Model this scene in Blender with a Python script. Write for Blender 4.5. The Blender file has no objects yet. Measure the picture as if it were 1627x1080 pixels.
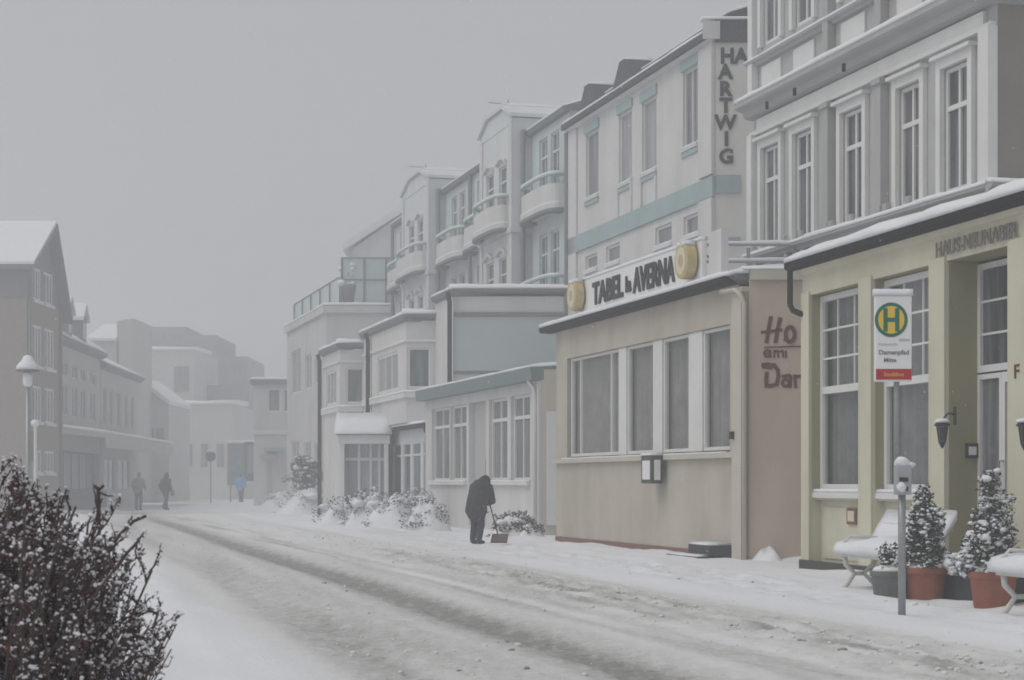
import bpy, math, random
from mathutils import Vector, Matrix, noise
random.seed(7)
R = math.radians
scene = bpy.context.scene
COL = scene.collection
# ------------------------------------------------------------------ survey frame
FOC, CX, HZ, EYE = 3000.0, 813.5, 766.0, 1.3      # focal length and horizon of the photograph (1627 px wide), eye height

def ground_at(px, py):
    Y = FOC * EYE / (py - HZ)
    return Vector(((px - CX) / FOC * Y, Y, 0))

def at(px, py, Y):
    return Vector(((px - CX) / FOC * Y, Y, EYE + (HZ - py) / FOC * Y))

class Face:
    """a vertical wall plane: origin, direction u along it, outward normal n"""
    def __init__(self, ox, oy, u, n):
        l = math.hypot(*u)
        self.o = (ox, oy); self.u = (u[0] / l, u[1] / l); self.n = n
    def s(self, px, o=0.0):
        k = (px - CX) / FOC
        ox = self.o[0] + o * self.n[0]; oy = self.o[1] + o * self.n[1]
        return (k * oy - ox) / (self.u[0] - k * self.u[1])
    def depth(self, s, o=0.0):
        return self.o[1] + s * self.u[1] + o * self.n[1]
    def z(self, px, py, o=0.0):
        return EYE + (HZ - py) / FOC * self.depth(self.s(px, o), o)
    def P(self, s, o, z):
        return Vector((self.o[0] + s * self.u[0] + o * self.n[0], self.o[1] + s * self.u[1] + o * self.n[1], z))

def street_face(px, Y, vp, left=False):
    u = ((vp - CX) / FOC, 1.0); l = math.hypot(*u); u = (u[0] / l, u[1] / l)
    n = (u[1], -u[0]) if left else (-u[1], u[0])
    return Face((px - CX) / FOC * Y, Y, u, n)

def front_face(px, Y):
    return Face((px - CX) / FOC * Y, Y, (1, 0), (0, -1))

# ------------------------------------------------------------------ materials
MATS = {}
def nodes_of(name):
    m = bpy.data.materials.new(name); m.use_nodes = True
    nt = m.node_tree
    return m, nt, nt.nodes['Principled BSDF']

def mat(name, col, rough=0.8, var=0.10, scale=3.0, bump=0.0, bscale=60.0, metal=0.0, spec=0.3, streak=0.0, tint=None):
    if name in MATS: return MATS[name]
    m, nt, b = nodes_of(name)
    N, L = nt.nodes, nt.links
    tc = N.new('ShaderNodeTexCoord')
    nz = N.new('ShaderNodeTexNoise'); nz.inputs['Scale'].default_value = scale; nz.inputs['Detail'].default_value = 6; nz.inputs['Roughness'].default_value = 0.65
    L.new(tc.outputs['Object'], nz.inputs['Vector'])
    rp = N.new('ShaderNodeValToRGB')
    lo = [c * (1 - var) for c in col]; hi = [min(1, c * (1 + var * 0.7)) for c in col]
    if tint: lo = [lo[i] * tint[i] for i in range(3)]
    rp.color_ramp.elements[0].position = 0.3; rp.color_ramp.elements[1].position = 0.7
    rp.color_ramp.elements[0].color = (*lo, 1); rp.color_ramp.elements[1].color = (*hi, 1)
    L.new(nz.outputs['Fac'], rp.inputs['Fac'])
    out = rp.outputs['Color']
    if streak > 0:
        mp = N.new('ShaderNodeMapping'); mp.inputs['Scale'].default_value = (0.9, 0.9, 0.16)
        L.new(tc.outputs['Object'], mp.inputs['Vector'])
        n2 = N.new('ShaderNodeTexNoise'); n2.inputs['Scale'].default_value = 1.6; n2.inputs['Detail'].default_value = 5
        L.new(mp.outputs['Vector'], n2.inputs['Vector'])
        r2 = N.new('ShaderNodeValToRGB'); r2.color_ramp.elements[0].position = 0.42; r2.color_ramp.elements[1].position = 0.66
        r2.color_ramp.elements[0].color = (1, 1, 1, 1); v = 1 - streak; r2.color_ramp.elements[1].color = (v, v, v * 0.97, 1)
        L.new(n2.outputs['Fac'], r2.inputs['Fac'])
        mx = N.new('ShaderNodeMix'); mx.data_type = 'RGBA'; mx.blend_type = 'MULTIPLY'; mx.inputs['Factor'].default_value = 1
        L.new(out, mx.inputs['A']); L.new(r2.outputs['Color'], mx.inputs['B']); out = mx.outputs['Result']
    L.new(out, b.inputs['Base Color'])
    b.inputs['Roughness'].default_value = rough; b.inputs['Metallic'].default_value = metal
    b.inputs['Specular IOR Level'].default_value = spec
    if bump > 0:
        n3 = N.new('ShaderNodeTexNoise'); n3.inputs['Scale'].default_value = bscale; n3.inputs['Detail'].default_value = 4
        L.new(tc.outputs['Object'], n3.inputs['Vector'])
        bp = N.new('ShaderNodeBump'); bp.inputs['Strength'].default_value = bump; bp.inputs['Distance'].default_value = 0.02
        L.new(n3.outputs['Fac'], bp.inputs['Height']); L.new(bp.outputs['Normal'], b.inputs['Normal'])
    MATS[name] = m
    return m

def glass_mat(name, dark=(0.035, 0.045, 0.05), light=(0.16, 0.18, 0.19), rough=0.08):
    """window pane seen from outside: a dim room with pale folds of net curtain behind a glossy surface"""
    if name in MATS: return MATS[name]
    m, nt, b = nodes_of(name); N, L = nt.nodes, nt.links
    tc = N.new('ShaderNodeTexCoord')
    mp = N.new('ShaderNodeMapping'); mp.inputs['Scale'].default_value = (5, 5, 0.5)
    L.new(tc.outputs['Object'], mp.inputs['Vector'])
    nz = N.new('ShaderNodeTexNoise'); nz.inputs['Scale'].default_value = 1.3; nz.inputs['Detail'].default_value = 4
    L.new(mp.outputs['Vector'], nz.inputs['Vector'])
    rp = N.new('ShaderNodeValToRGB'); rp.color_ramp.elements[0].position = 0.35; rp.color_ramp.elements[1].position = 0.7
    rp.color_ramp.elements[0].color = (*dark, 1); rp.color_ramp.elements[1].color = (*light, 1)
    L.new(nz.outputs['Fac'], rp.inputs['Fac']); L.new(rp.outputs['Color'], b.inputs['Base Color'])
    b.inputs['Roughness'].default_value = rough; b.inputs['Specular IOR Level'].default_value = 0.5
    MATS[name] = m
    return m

def clear_glass(name='clear_glass', tint=(0.74, 0.755, 0.75)):
    if name in MATS: return MATS[name]
    m = bpy.data.materials.new(name); m.use_nodes = True
    nt = m.node_tree; N, L = nt.nodes, nt.links
    N.remove(N['Principled BSDF'])
    t = N.new('ShaderNodeBsdfTransparent'); t.inputs['Color'].default_value = (*tint, 1)
    g = N.new('ShaderNodeBsdfGlossy'); g.inputs['Roughness'].default_value = 0.03; g.inputs['Color'].default_value = (0.93, 0.94, 0.94, 1)
    lw = N.new('ShaderNodeLayerWeight'); lw.inputs['Blend'].default_value = 0.5
    pw = N.new('ShaderNodeMath'); pw.operation = 'POWER'; pw.inputs[1].default_value = 5; L.new(lw.outputs['Facing'], pw.inputs[0])
    ad = N.new('ShaderNodeMath'); ad.operation = 'MULTIPLY_ADD'; ad.inputs[1].default_value = 0.92; ad.inputs[2].default_value = 0.06; L.new(pw.outputs[0], ad.inputs[0])
    mx = N.new('ShaderNodeMixShader')
    L.new(ad.outputs[0], mx.inputs['Fac']); L.new(t.outputs[0], mx.inputs[1]); L.new(g.outputs[0], mx.inputs[2])
    L.new(mx.outputs[0], N['Material Output'].inputs['Surface'])
    MATS[name] = m
    return m

M = dict(
    snow=mat('snow', (0.765, 0.78, 0.815), 0.75, 0.04, 4, 0.35, 25, spec=0.2),
    white=mat('white_paint', (0.72, 0.72, 0.71), 0.5, 0.05, 2.5, streak=0.06),
    beige=mat('beige_render', (0.505, 0.458, 0.39), 0.9, 0.10, 0.9, 0.25, 90, streak=0.11),
    tan=mat('tan_render', (0.56, 0.47, 0.385), 0.9, 0.10, 0.9, 0.25, 90, streak=0.10),
    beige_trim=mat('beige_trim', (0.54, 0.495, 0.425), 0.8, 0.05, 2, streak=0.05),
    brown_trim=mat('brown_strip', (0.36, 0.27, 0.21), 0.8, 0.1, 3),
    plinth_red=mat('red_brown_plinth', (0.20, 0.10, 0.08), 0.85, 0.15, 6),
    yellow=mat('yellow_render', (0.61, 0.585, 0.455), 0.85, 0.08, 1.1, 0.2, 90, streak=0.09),
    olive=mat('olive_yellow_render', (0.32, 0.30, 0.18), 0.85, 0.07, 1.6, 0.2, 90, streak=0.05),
    plinth=mat('dark_plinth', (0.06, 0.055, 0.045), 0.9, 0.25, 8, 0.4, 40),
    gutter=mat('dark_gutter', (0.014, 0.013, 0.012), 0.85, 0.2, 8, spec=0.1),
    grey_wall=mat('grey_render', (0.455, 0.455, 0.455), 0.9, 0.07, 1.6, 0.2, 90, streak=0.06),
    grey_mid=mat('mid_grey_render', (0.41, 0.41, 0.41), 0.9, 0.06, 1.6, 0.2, 90, streak=0.06),
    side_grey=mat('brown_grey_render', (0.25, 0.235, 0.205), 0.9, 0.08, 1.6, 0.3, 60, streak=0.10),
    pale=mat('pale_white_render', (0.63, 0.625, 0.62), 0.9, 0.06, 0.9, 0.15, 90, streak=0.10),
    cream_side=mat('cream_side_render', (0.70, 0.695, 0.66), 0.9, 0.05, 1.5, 0.2, 90, streak=0.07),
    teal=mat('teal_paint', (0.33, 0.43, 0.44), 0.7, 0.07, 2, streak=0.06),
    teal_dark=mat('dark_teal_paint', (0.17, 0.22, 0.22), 0.7, 0.08, 3),
    ice=mat('ice_blue_render', (0.52, 0.59, 0.60), 0.85, 0.05, 1.3, 0.15, 90, streak=0.06),
    ice_pale=mat('pale_ice_render', (0.62, 0.66, 0.665), 0.85, 0.05, 1.3, 0.15, 90, streak=0.05),
    panel=mat('matt_teal_panel', (0.42, 0.49, 0.49), 0.45, 0.03, 0.8),
    slate=mat('dark_slate', (0.06, 0.06, 0.065), 0.8, 0.3, 12, 0.3, 30),
    slate_grey=mat('grey_slate', (0.17, 0.19, 0.20), 0.8, 0.15, 9, 0.3, 30),
    brick=mat('dull_brown_brick', (0.27, 0.235, 0.20), 0.9, 0.12, 5, 0.3, 50),
    far_wall=mat('far_pale_wall', (0.50, 0.49, 0.46), 0.9, 0.05, 0.6, streak=0.05),
    far_grey=mat('far_blue_grey_wall', (0.20, 0.228, 0.25), 0.9, 0.08, 0.3),
    far_grey2=mat('far_grey_wall', (0.22, 0.225, 0.23), 0.9, 0.08, 0.3),
    metal=mat('galvanised_metal', (0.33, 0.35, 0.36), 0.45, 0.12, 20, metal=0.7),
    dark_metal=mat('black_metal', (0.02, 0.02, 0.02), 0.5, 0.2, 20),
    green_metal=mat('dark_green_metal', (0.035, 0.055, 0.04), 0.5, 0.15, 12),
    terracotta=mat('terracotta', (0.30, 0.105, 0.06), 0.75, 0.16, 9, 0.2, 60),
    grey_pot=mat('grey_stone_pot', (0.15, 0.155, 0.15), 0.85, 0.2, 9, 0.3, 60),
    dark_pot=mat('dark_planter', (0.035, 0.04, 0.04), 0.8, 0.25, 9),
    bark=mat('dark_stems', (0.078, 0.055, 0.050), 0.8, 0.4, 40),
    leaf=mat('dark_leaf', (0.055, 0.062, 0.036), 0.7, 0.4, 30),
    leaf_brown=mat('withered_leaf', (0.11, 0.062, 0.055), 0.8, 0.4, 40),
    hip=mat('red_hip', (0.28, 0.03, 0.03), 0.35, 0.2, 60),
    gold=mat('gold_emblem', (0.50, 0.40, 0.19), 0.45, 0.12, 10),
    cream=mat('cream_emblem', (0.66, 0.60, 0.44), 0.5, 0.06, 6),
    black=mat('black_letter', (0.018, 0.018, 0.02), 0.6, 0.1, 10),
    brown_letter=mat('brown_letter', (0.105, 0.032, 0.024), 0.7, 0.1, 10),
    grey_letter=mat('grey_letter', (0.17, 0.16, 0.145), 0.7, 0.1, 10),
    red=mat('red_sign', (0.42, 0.02, 0.025), 0.45, 0.08, 20),
    stop_green=mat('sign_green', (0.01, 0.16, 0.10), 0.45, 0.08, 20),
    stop_yellow=mat('sign_yellow', (0.80, 0.52, 0.05), 0.45, 0.05, 20),
    sign_white=mat('sign_white', (0.80, 0.80, 0.80), 0.4, 0.03, 8),
    coat_black=mat('dark_coat', (0.034, 0.034, 0.032), 0.9, 0.3, 14, 0.3, 80),
    jeans=mat('dark_blue_trousers', (0.03, 0.033, 0.05), 0.9, 0.2, 20),
    coat_grey=mat('grey_coat', (0.20, 0.185, 0.18), 0.9, 0.15, 14),
    coat_blue=mat('blue_coat', (0.08, 0.28, 0.62), 0.8, 0.1, 14),
    skin=mat('skin', (0.45, 0.29, 0.22), 0.6, 0.06, 20),
    hair=mat('dark_hair', (0.03, 0.024, 0.02), 0.7, 0.2, 40),
    wood=mat('brown_wood', (0.17, 0.115, 0.085), 0.7, 0.2, 10),
    poster=mat('blue_grey_poster', (0.12, 0.19, 0.21), 0.4, 0.3, 1.5),
    curtain=mat('net_curtain', (0.46, 0.455, 0.44), 0.95, 0.25, 2.5),
    curtain_grey=mat('grey_net_curtain', (0.30, 0.315, 0.32), 0.95, 0.25, 3),
    room=mat('dim_room', (0.20, 0.19, 0.18), 0.95, 0.2, 1.5),
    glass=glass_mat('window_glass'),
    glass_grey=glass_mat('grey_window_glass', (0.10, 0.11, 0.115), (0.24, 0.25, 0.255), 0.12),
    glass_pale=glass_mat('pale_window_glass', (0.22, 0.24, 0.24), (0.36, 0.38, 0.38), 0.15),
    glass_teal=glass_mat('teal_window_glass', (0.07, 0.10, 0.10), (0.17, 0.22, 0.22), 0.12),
    clear=clear_glass(), clear_teal=clear_glass('teal_clear_glass', (0.62, 0.76, 0.75)),
)

# ------------------------------------------------------------------ mesh building
OFF = {}
class MB:
    def __init__(self): self.v = []; self.f = []; self.sm = False
    def add(self, vs, fs):
        b = len(self.v); self.v += [Vector(p) for p in vs]; self.f += [tuple(b + i for i in q) for q in fs]
    def quad(self, a, b, c, d): self.add([a, b, c, d], [(0, 1, 2, 3)])
    def hexa(self, p):   # 8 points: bottom loop 0-3, top loop 4-7
        self.add(p, [(0, 3, 2, 1), (4, 5, 6, 7), (0, 1, 5, 4), (1, 2, 6, 5), (2, 3, 7, 6), (3, 0, 4, 7)])
    def box(self, f, s0, s1, z0, z1, o0, o1):
        if s0 > s1: s0, s1 = s1, s0
        if o0 > o1: o0, o1 = o1, o0
        P = f.P
        self.hexa([P(s0, o0, z0), P(s1, o0, z0), P(s1, o1, z0), P(s0, o1, z0), P(s0, o0, z1), P(s1, o0, z1), P(s1, o1, z1), P(s0, o1, z1)])
    def wbox(self, x0, x1, y0, y1, z0, z1):
        self.hexa([(x0, y0, z0), (x1, y0, z0), (x1, y1, z0), (x0, y1, z0), (x0, y0, z1), (x1, y0, z1), (x1, y1, z1), (x0, y1, z1)])
    def prism(self, f, poly, o0, o1):   # polygon in (s,z) extruded along the normal
        n = len(poly)
        self.add([f.P(s, o0, z) for s, z in poly] + [f.P(s, o1, z) for s, z in poly],
                 [tuple(range(n))[::-1], tuple(range(n, 2 * n))] + [(i, (i + 1) % n, n + (i + 1) % n, n + i) for i in range(n)])
    def section(self, f, poly, s0, s1):  # polygon in (o,z) extruded along the wall
        n = len(poly)
        self.add([f.P(s0, o, z) for o, z in poly] + [f.P(s1, o, z) for o, z in poly],
                 [tuple(range(n))[::-1], tuple(range(n, 2 * n))] + [(i, (i + 1) % n, n + (i + 1) % n, n + i) for i in range(n)])
    def wall(self, f, s0, s1, z0, z1, holes=(), d=0.15, o=0.0):
        if s0 > s1: s0, s1 = s1, s0
        hs = []
        for h in holes:
            a, b, c, e = h[:4]
            if a > b: a, b = b, a
            hs.append((a, b, c, e, h[4] if len(h) > 4 else d))
        S = sorted({s0, s1} | {min(max(x, s0), s1) for h in hs for x in h[:2]})
        Z = sorted({z0, z1} | {min(max(x, z0), z1) for h in hs for x in h[2:4]})
        P = f.P
        for i in range(len(S) - 1):
            for j in range(len(Z) - 1):
                sm, zm = (S[i] + S[i + 1]) / 2, (Z[j] + Z[j + 1]) / 2
                if any(a < sm < b and c < zm < e for a, b, c, e, _ in hs): continue
                self.quad(P(S[i], o, Z[j]), P(S[i + 1], o, Z[j]), P(S[i + 1], o, Z[j + 1]), P(S[i], o, Z[j + 1]))
        for a, b, c, e, dd in hs:
            k = o - dd
            self.quad(P(a, o, c), P(a, k, c), P(a, k, e), P(a, o, e))
            self.quad(P(b, o, c), P(b, o, e), P(b, k, e), P(b, k, c))
            self.quad(P(a, o, e), P(a, k, e), P(b, k, e), P(b, o, e))
            self.quad(P(a, o, c), P(b, o, c), P(b, k, c), P(a, k, c))
    def shell(self, f, s0, s1, z0, z1, depth, o=0.0, ends=(True, True), top=True):
        P = f.P; k = o - depth
        if ends[0]: self.quad(P(s0, o, z0), P(s0, k, z0), P(s0, k, z1), P(s0, o, z1))
        if ends[1]: self.quad(P(s1, o, z0), P(s1, k, z0), P(s1, k, z1), P(s1, o, z1))
        self.quad(P(s0, k, z0), P(s1, k, z0), P(s1, k, z1), P(s0, k, z1))
        if top: self.quad(P(s0, o, z1), P(s1, o, z1), P(s1, k, z1), P(s0, k, z1))
    def tube(self, pts, rad, n=8, cap=True):
        pts = [Vector(p) for p in pts]
        rad = rad if isinstance(rad, (list, tuple)) else [rad] * len(pts)
        b = len(self.v); prev = None
        for i, p in enumerate(pts):
            d = (pts[min(i + 1, len(pts) - 1)] - pts[max(i - 1, 0)])
            if d.length < 1e-9: d = Vector((0, 0, 1))
            d.normalize()
            if prev is None:
                a = d.cross(Vector((0, 0, 1)) if abs(d.z) < 0.9 else Vector((1, 0, 0))).normalized()
            else:
                a = (prev - d * prev.dot(d))
                a = a.normalized() if a.length > 1e-6 else d.cross(Vector((1, 0, 0))).normalized()
            prev = a; c = d.cross(a)
            for j in range(n):
                t = 2 * math.pi * j / n
                self.v.append(p + (a * math.cos(t) + c * math.sin(t)) * rad[i])
        for i in range(len(pts) - 1):
            for j in range(n):
                self.f.append((b + i * n + j, b + i * n + (j + 1) % n, b + (i + 1) * n + (j + 1) % n, b + (i + 1) * n + j))
        if cap:
            self.f.append(tuple(b + j for j in range(n))[::-1])
            e = b + (len(pts) - 1) * n
            self.f.append(tuple(e + j for j in range(n)))
    def lathe(self, c, prof, n=24):
        b = len(self.v); c = Vector(c)
        for r, z in prof:
            for j in range(n):
                t = 2 * math.pi * j / n
                self.v.append(c + Vector((r * math.cos(t), r * math.sin(t), z)))
        for i in range(len(prof) - 1):
            for j in range(n):
                self.f.append((b + i * n + j, b + i * n + (j + 1) % n, b + (i + 1) * n + (j + 1) % n, b + (i + 1) * n + j))
        self.f.append(tuple(b + j for j in range(n))[::-1])
        e = b + (len(prof) - 1) * n
        self.f.append(tuple(e + j for j in range(n)))
    def blob(self, c, r, rough=0.25, seg=(7, 5), seed=0.0, flat=False):
        """an irregular rounded lump; flat cuts it near the bottom"""
        c = Vector(c); r = Vector(r) if not isinstance(r, (int, float)) else Vector((r, r, r))
        nu, nv = seg; b = len(self.v)
        def pt(th, ph):
            d = Vector((math.sin(th) * math.cos(ph), math.sin(th) * math.sin(ph), math.cos(th)))
            k = 1 + rough * noise.noise(d * 1.7 + c * 3.1 + Vector((seed, 0, 0)))
            q = Vector((d.x * r.x * k, d.y * r.y * k, d.z * r.z * k))
            if flat and q.z < -0.25 * r.z: q.z = -0.25 * r.z
            return c + q
        self.v.append(pt(0, 0))
        for i in range(1, nv):
            for j in range(nu): self.v.append(pt(math.pi * i / nv, 2 * math.pi * j / nu))
        self.v.append(pt(math.pi, 0)); last = len(self.v) - 1
        for j in range(nu):
            self.f.append((b, b + 1 + j, b + 1 + (j + 1) % nu))
            self.f.append((last, b + 1 + (nv - 2) * nu + (j + 1) % nu, b + 1 + (nv - 2) * nu + j))
        for i in range(nv - 2):
            for j in range(nu):
                self.f.append((b + 1 + i * nu + j, b + 1 + (i + 1) * nu + j, b + 1 + (i + 1) * nu + (j + 1) % nu, b + 1 + i * nu + (j + 1) % nu))
    def snow(self, f, s0, s1, o0, o1, z0, z1, th, step=0.35):
        """a soft snow layer on a sloping strip: z0 at o0 (outer edge), z1 at o1 (inner edge)"""
        if s0 > s1: s0, s1 = s1, s0
        n = max(2, int((s1 - s0) / step)); b = len(self.v); m = 6
        for i in range(n + 1):
            s = s0 + (s1 - s0) * i / n
            q = noise.noise(Vector((s * 1.1, z0 * 3.7, o0 * 2.3))); q2 = noise.noise(Vector((s * 3.1, z0 * 1.7, 5.5)))
            t = th * (1 + 0.30 * q + 0.15 * q2); e = 0.3 * th * (q2)
            w = o1 - o0; dz = z1 - z0
            prof = [(o0 + 0.002, z0), (o0 - (abs(w) and math.copysign(1, w)) * e * 0.5, z0 + t * 0.45), (o0 + w * 0.08, z0 + dz * 0.08 + t * 0.85),
                    (o0 + w * 0.3, z0 + dz * 0.3 + t), (o1, z1 + t), (o1, z1)]
            for o, z in prof: self.v.append(f.P(s, o, z))
        for i in range(n):
            for j in range(m):
                self.f.append((b + i * m + j, b + i * m + (j + 1) % m, b + (i + 1) * m + (j + 1) % m, b + (i + 1) * m + j))
        self.f.append(tuple(b + j for j in range(m))); self.f.append(tuple(b + n * m + j for j in range(m))[::-1])
    def mound(self, c, rx, ry, h, seed=0.0, yaw=0.0):
        """a smooth heap of snow lying on the ground"""
        c = Vector(c); b = len(self.v); nr, na = 9, 26
        self.v.append(c + Vector((0, 0, h)))
        for i in range(1, nr + 1):
            r = i / nr
            for j in range(na):
                a = 2 * math.pi * j / na; e = 1 + .22 * noise.noise(Vector((math.cos(a) * 1.3 + seed, math.sin(a) * 1.3, seed)))
                x, y = rx * r * e * math.cos(a), ry * r * e * math.sin(a)
                z = h * (1 - r * r) ** 1.3 * (1 + .35 * noise.noise(Vector((x * 2.5 / max(rx, .1), y * 2.5 / max(ry, .1), seed)))) - (.06 if i == nr else 0)
                self.v.append(c + Vector((x * math.cos(yaw) - y * math.sin(yaw), x * math.sin(yaw) + y * math.cos(yaw), z)))
        for j in range(na): self.f.append((b, b + 1 + j, b + 1 + (j + 1) % na))
        for i in range(nr - 1):
            for j in range(na): self.f.append((b + 1 + i * na + j, b + 1 + (i + 1) * na + j, b + 1 + (i + 1) * na + (j + 1) % na, b + 1 + i * na + (j + 1) % na))
    def stroke(self, f, pts, wd, o0, o1):
        """one brush stroke of a painted letter: a flat band along (s,z) points"""
        for i in range(len(pts) - 1):
            (a, b), (c, d) = pts[i], pts[i + 1]; l = math.hypot(c - a, d - b) or 1; e = wd * .42
            ux, uz = (c - a) / l, (d - b) / l; nx, nz = -uz * wd / 2, ux * wd / 2; a -= ux * e; b -= uz * e; c += ux * e; d += uz * e
            k = o1 + .0007 * i
            self.prism(f, [(a + nx, b + nz), (c + nx, d + nz), (c - nx, d - nz), (a - nx, b - nz)], o0, k)
    def fit(self, f, txt, sa, sb, z, size, o, depth=.02, bold=0.0):
        """lettering stretched to run exactly from sa to sb"""
        c = MB(); w0 = c.text(f, txt, 0, 0, size, 0, False, .01, 1.0, bold)
        return self.text(f, txt, sa, z, size, o, sb < sa, depth, abs(sb - sa) / w0, bold)
    def text(self, f, txt, s, z, size, o, flip=True, depth=0.02, xs=1.0, bold=0.0):
        """raised lettering; flip: on right-hand street walls text runs from the far end towards the camera"""
        c = bpy.data.curves.new('lettering', 'FONT'); c.body = txt; c.size = size; c.extrude = 0; c.offset = bold; c.resolution_u = 3
        ob = bpy.data.objects.new('lettering', c); COL.objects.link(ob)
        dg = bpy.context.evaluated_depsgraph_get(); me = bpy.data.meshes.new_from_object(ob.evaluated_get(dg))
        n = len(me.vertices); sg = -1 if flip else 1
        vs = [f.P(s + sg * v.co.x * xs, o + depth, z + v.co.y) for v in me.vertices] + [f.P(s + sg * v.co.x * xs, o, z + v.co.y) for v in me.vertices]
        fs = [tuple(p.vertices) for p in me.polygons]
        cnt = {}
        for q in fs:
            for i in range(len(q)):
                e = (q[i], q[(i + 1) % len(q)]); k = (min(e), max(e)); cnt.setdefault(k, []).append(e)
        sides = [(e[0][0], e[0][1], n + e[0][1], n + e[0][0]) for e in cnt.values() if len(e) == 1]
        self.add(vs, fs + sides)
        w = max((v.co.x for v in me.vertices), default=0) * xs
        bpy.data.objects.remove(ob); bpy.data.curves.remove(c); bpy.data.meshes.remove(me)
        return w
    WHOLE = {'lettering', 'small_print', 'foliage', 'stems', 'branches', 'snow', 'withered_leaves', 'snow_mound', 'body', 'trousers', 'coat', 'hood', 'hair', 'boot', 'drift', 'railing', 'handle'}
    def clusters(self):
        """groups of faces that hang together or touch, so that each separate piece becomes a part of its own"""
        par = list(range(len(self.v)))
        def find(i):
            while par[i] != i: par[i] = par[par[i]]; i = par[i]
            return i
        for q in self.f:
            a = find(q[0])
            for i in q[1:]: par[find(i)] = a
        isl = {}
        for k, q in enumerate(self.f): isl.setdefault(find(q[0]), []).append(k)
        isl = list(isl.values())
        if len(isl) < 2 or len(isl) > 150: return [range(len(self.f))]
        bb = []
        for fs in isl:
            ps = [self.v[i] for k in fs for i in self.f[k]]
            bb.append([(min(p[a] for p in ps) - .012, max(p[a] for p in ps) + .012) for a in range(3)])
        g = list(range(len(isl)))
        def fg(i):
            while g[i] != i: i = g[i]
            return i
        for i in range(len(isl)):
            for j in range(i):
                if all(bb[i][a][0] <= bb[j][a][1] and bb[j][a][0] <= bb[i][a][1] for a in range(3)): g[fg(i)] = fg(j)
        out = {}
        for i, fs in enumerate(isl): out.setdefault(fg(i), []).extend(fs)
        return list(out.values())
    def build(self, name, material, parent=None, smooth=False, bevel=0.0, kind=None):
        if parent and name not in MB.WHOLE:
            cl = self.clusters()
            if len(cl) > 1:
                first = None
                for fs in cl:
                    used = {}; w = MB()
                    for k in fs:
                        q = []
                        for i in self.f[k]:
                            if i not in used: used[i] = len(w.v); w.v.append(self.v[i])
                            q.append(used[i])
                        w.f.append(tuple(q))
                    o = w.build_one(name, material, parent, smooth, bevel, kind); first = first or o
                return first
        return self.build_one(name, material, parent, smooth, bevel, kind)
    def build_one(self, name, material, parent=None, smooth=False, bevel=0.0, kind=None):
        off = OFF.get(parent.name, Vector()) if parent else Vector()
        me = bpy.data.meshes.new(name)
        me.from_pydata([tuple(p - off) for p in self.v], [], self.f); me.update()
        import bmesh
        bm = bmesh.new(); bm.from_mesh(me); bmesh.ops.recalc_face_normals(bm, faces=bm.faces); bm.to_mesh(me); bm.free()
        if isinstance(material, str): material = M[material]
        me.materials.append(material)
        if smooth: me.polygons.foreach_set('use_smooth', [True] * len(me.polygons))
        o = bpy.data.objects.new(name, me); COL.objects.link(o)
        if parent: o.parent = parent; OFF[o.name] = off
        if bevel:
            md = o.modifiers.new('bevel', 'BEVEL'); md.width = bevel; md.segments = 2; md.limit_method = 'ANGLE'
        if kind: o['kind'] = kind
        return o

def tag(o, label, cat, group=None, kind=None):
    o['label'] = label; o['category'] = cat
    if group: o['group'] = group
    if kind: o['kind'] = kind
    return o

def thing(name, loc, label, cat, group=None):
    o = bpy.data.objects.new(name, None); COL.objects.link(o)
    o.location = loc; OFF[o.name] = Vector(loc); o.empty_display_size = 0.3
    return tag(o, label, cat, group)

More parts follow.
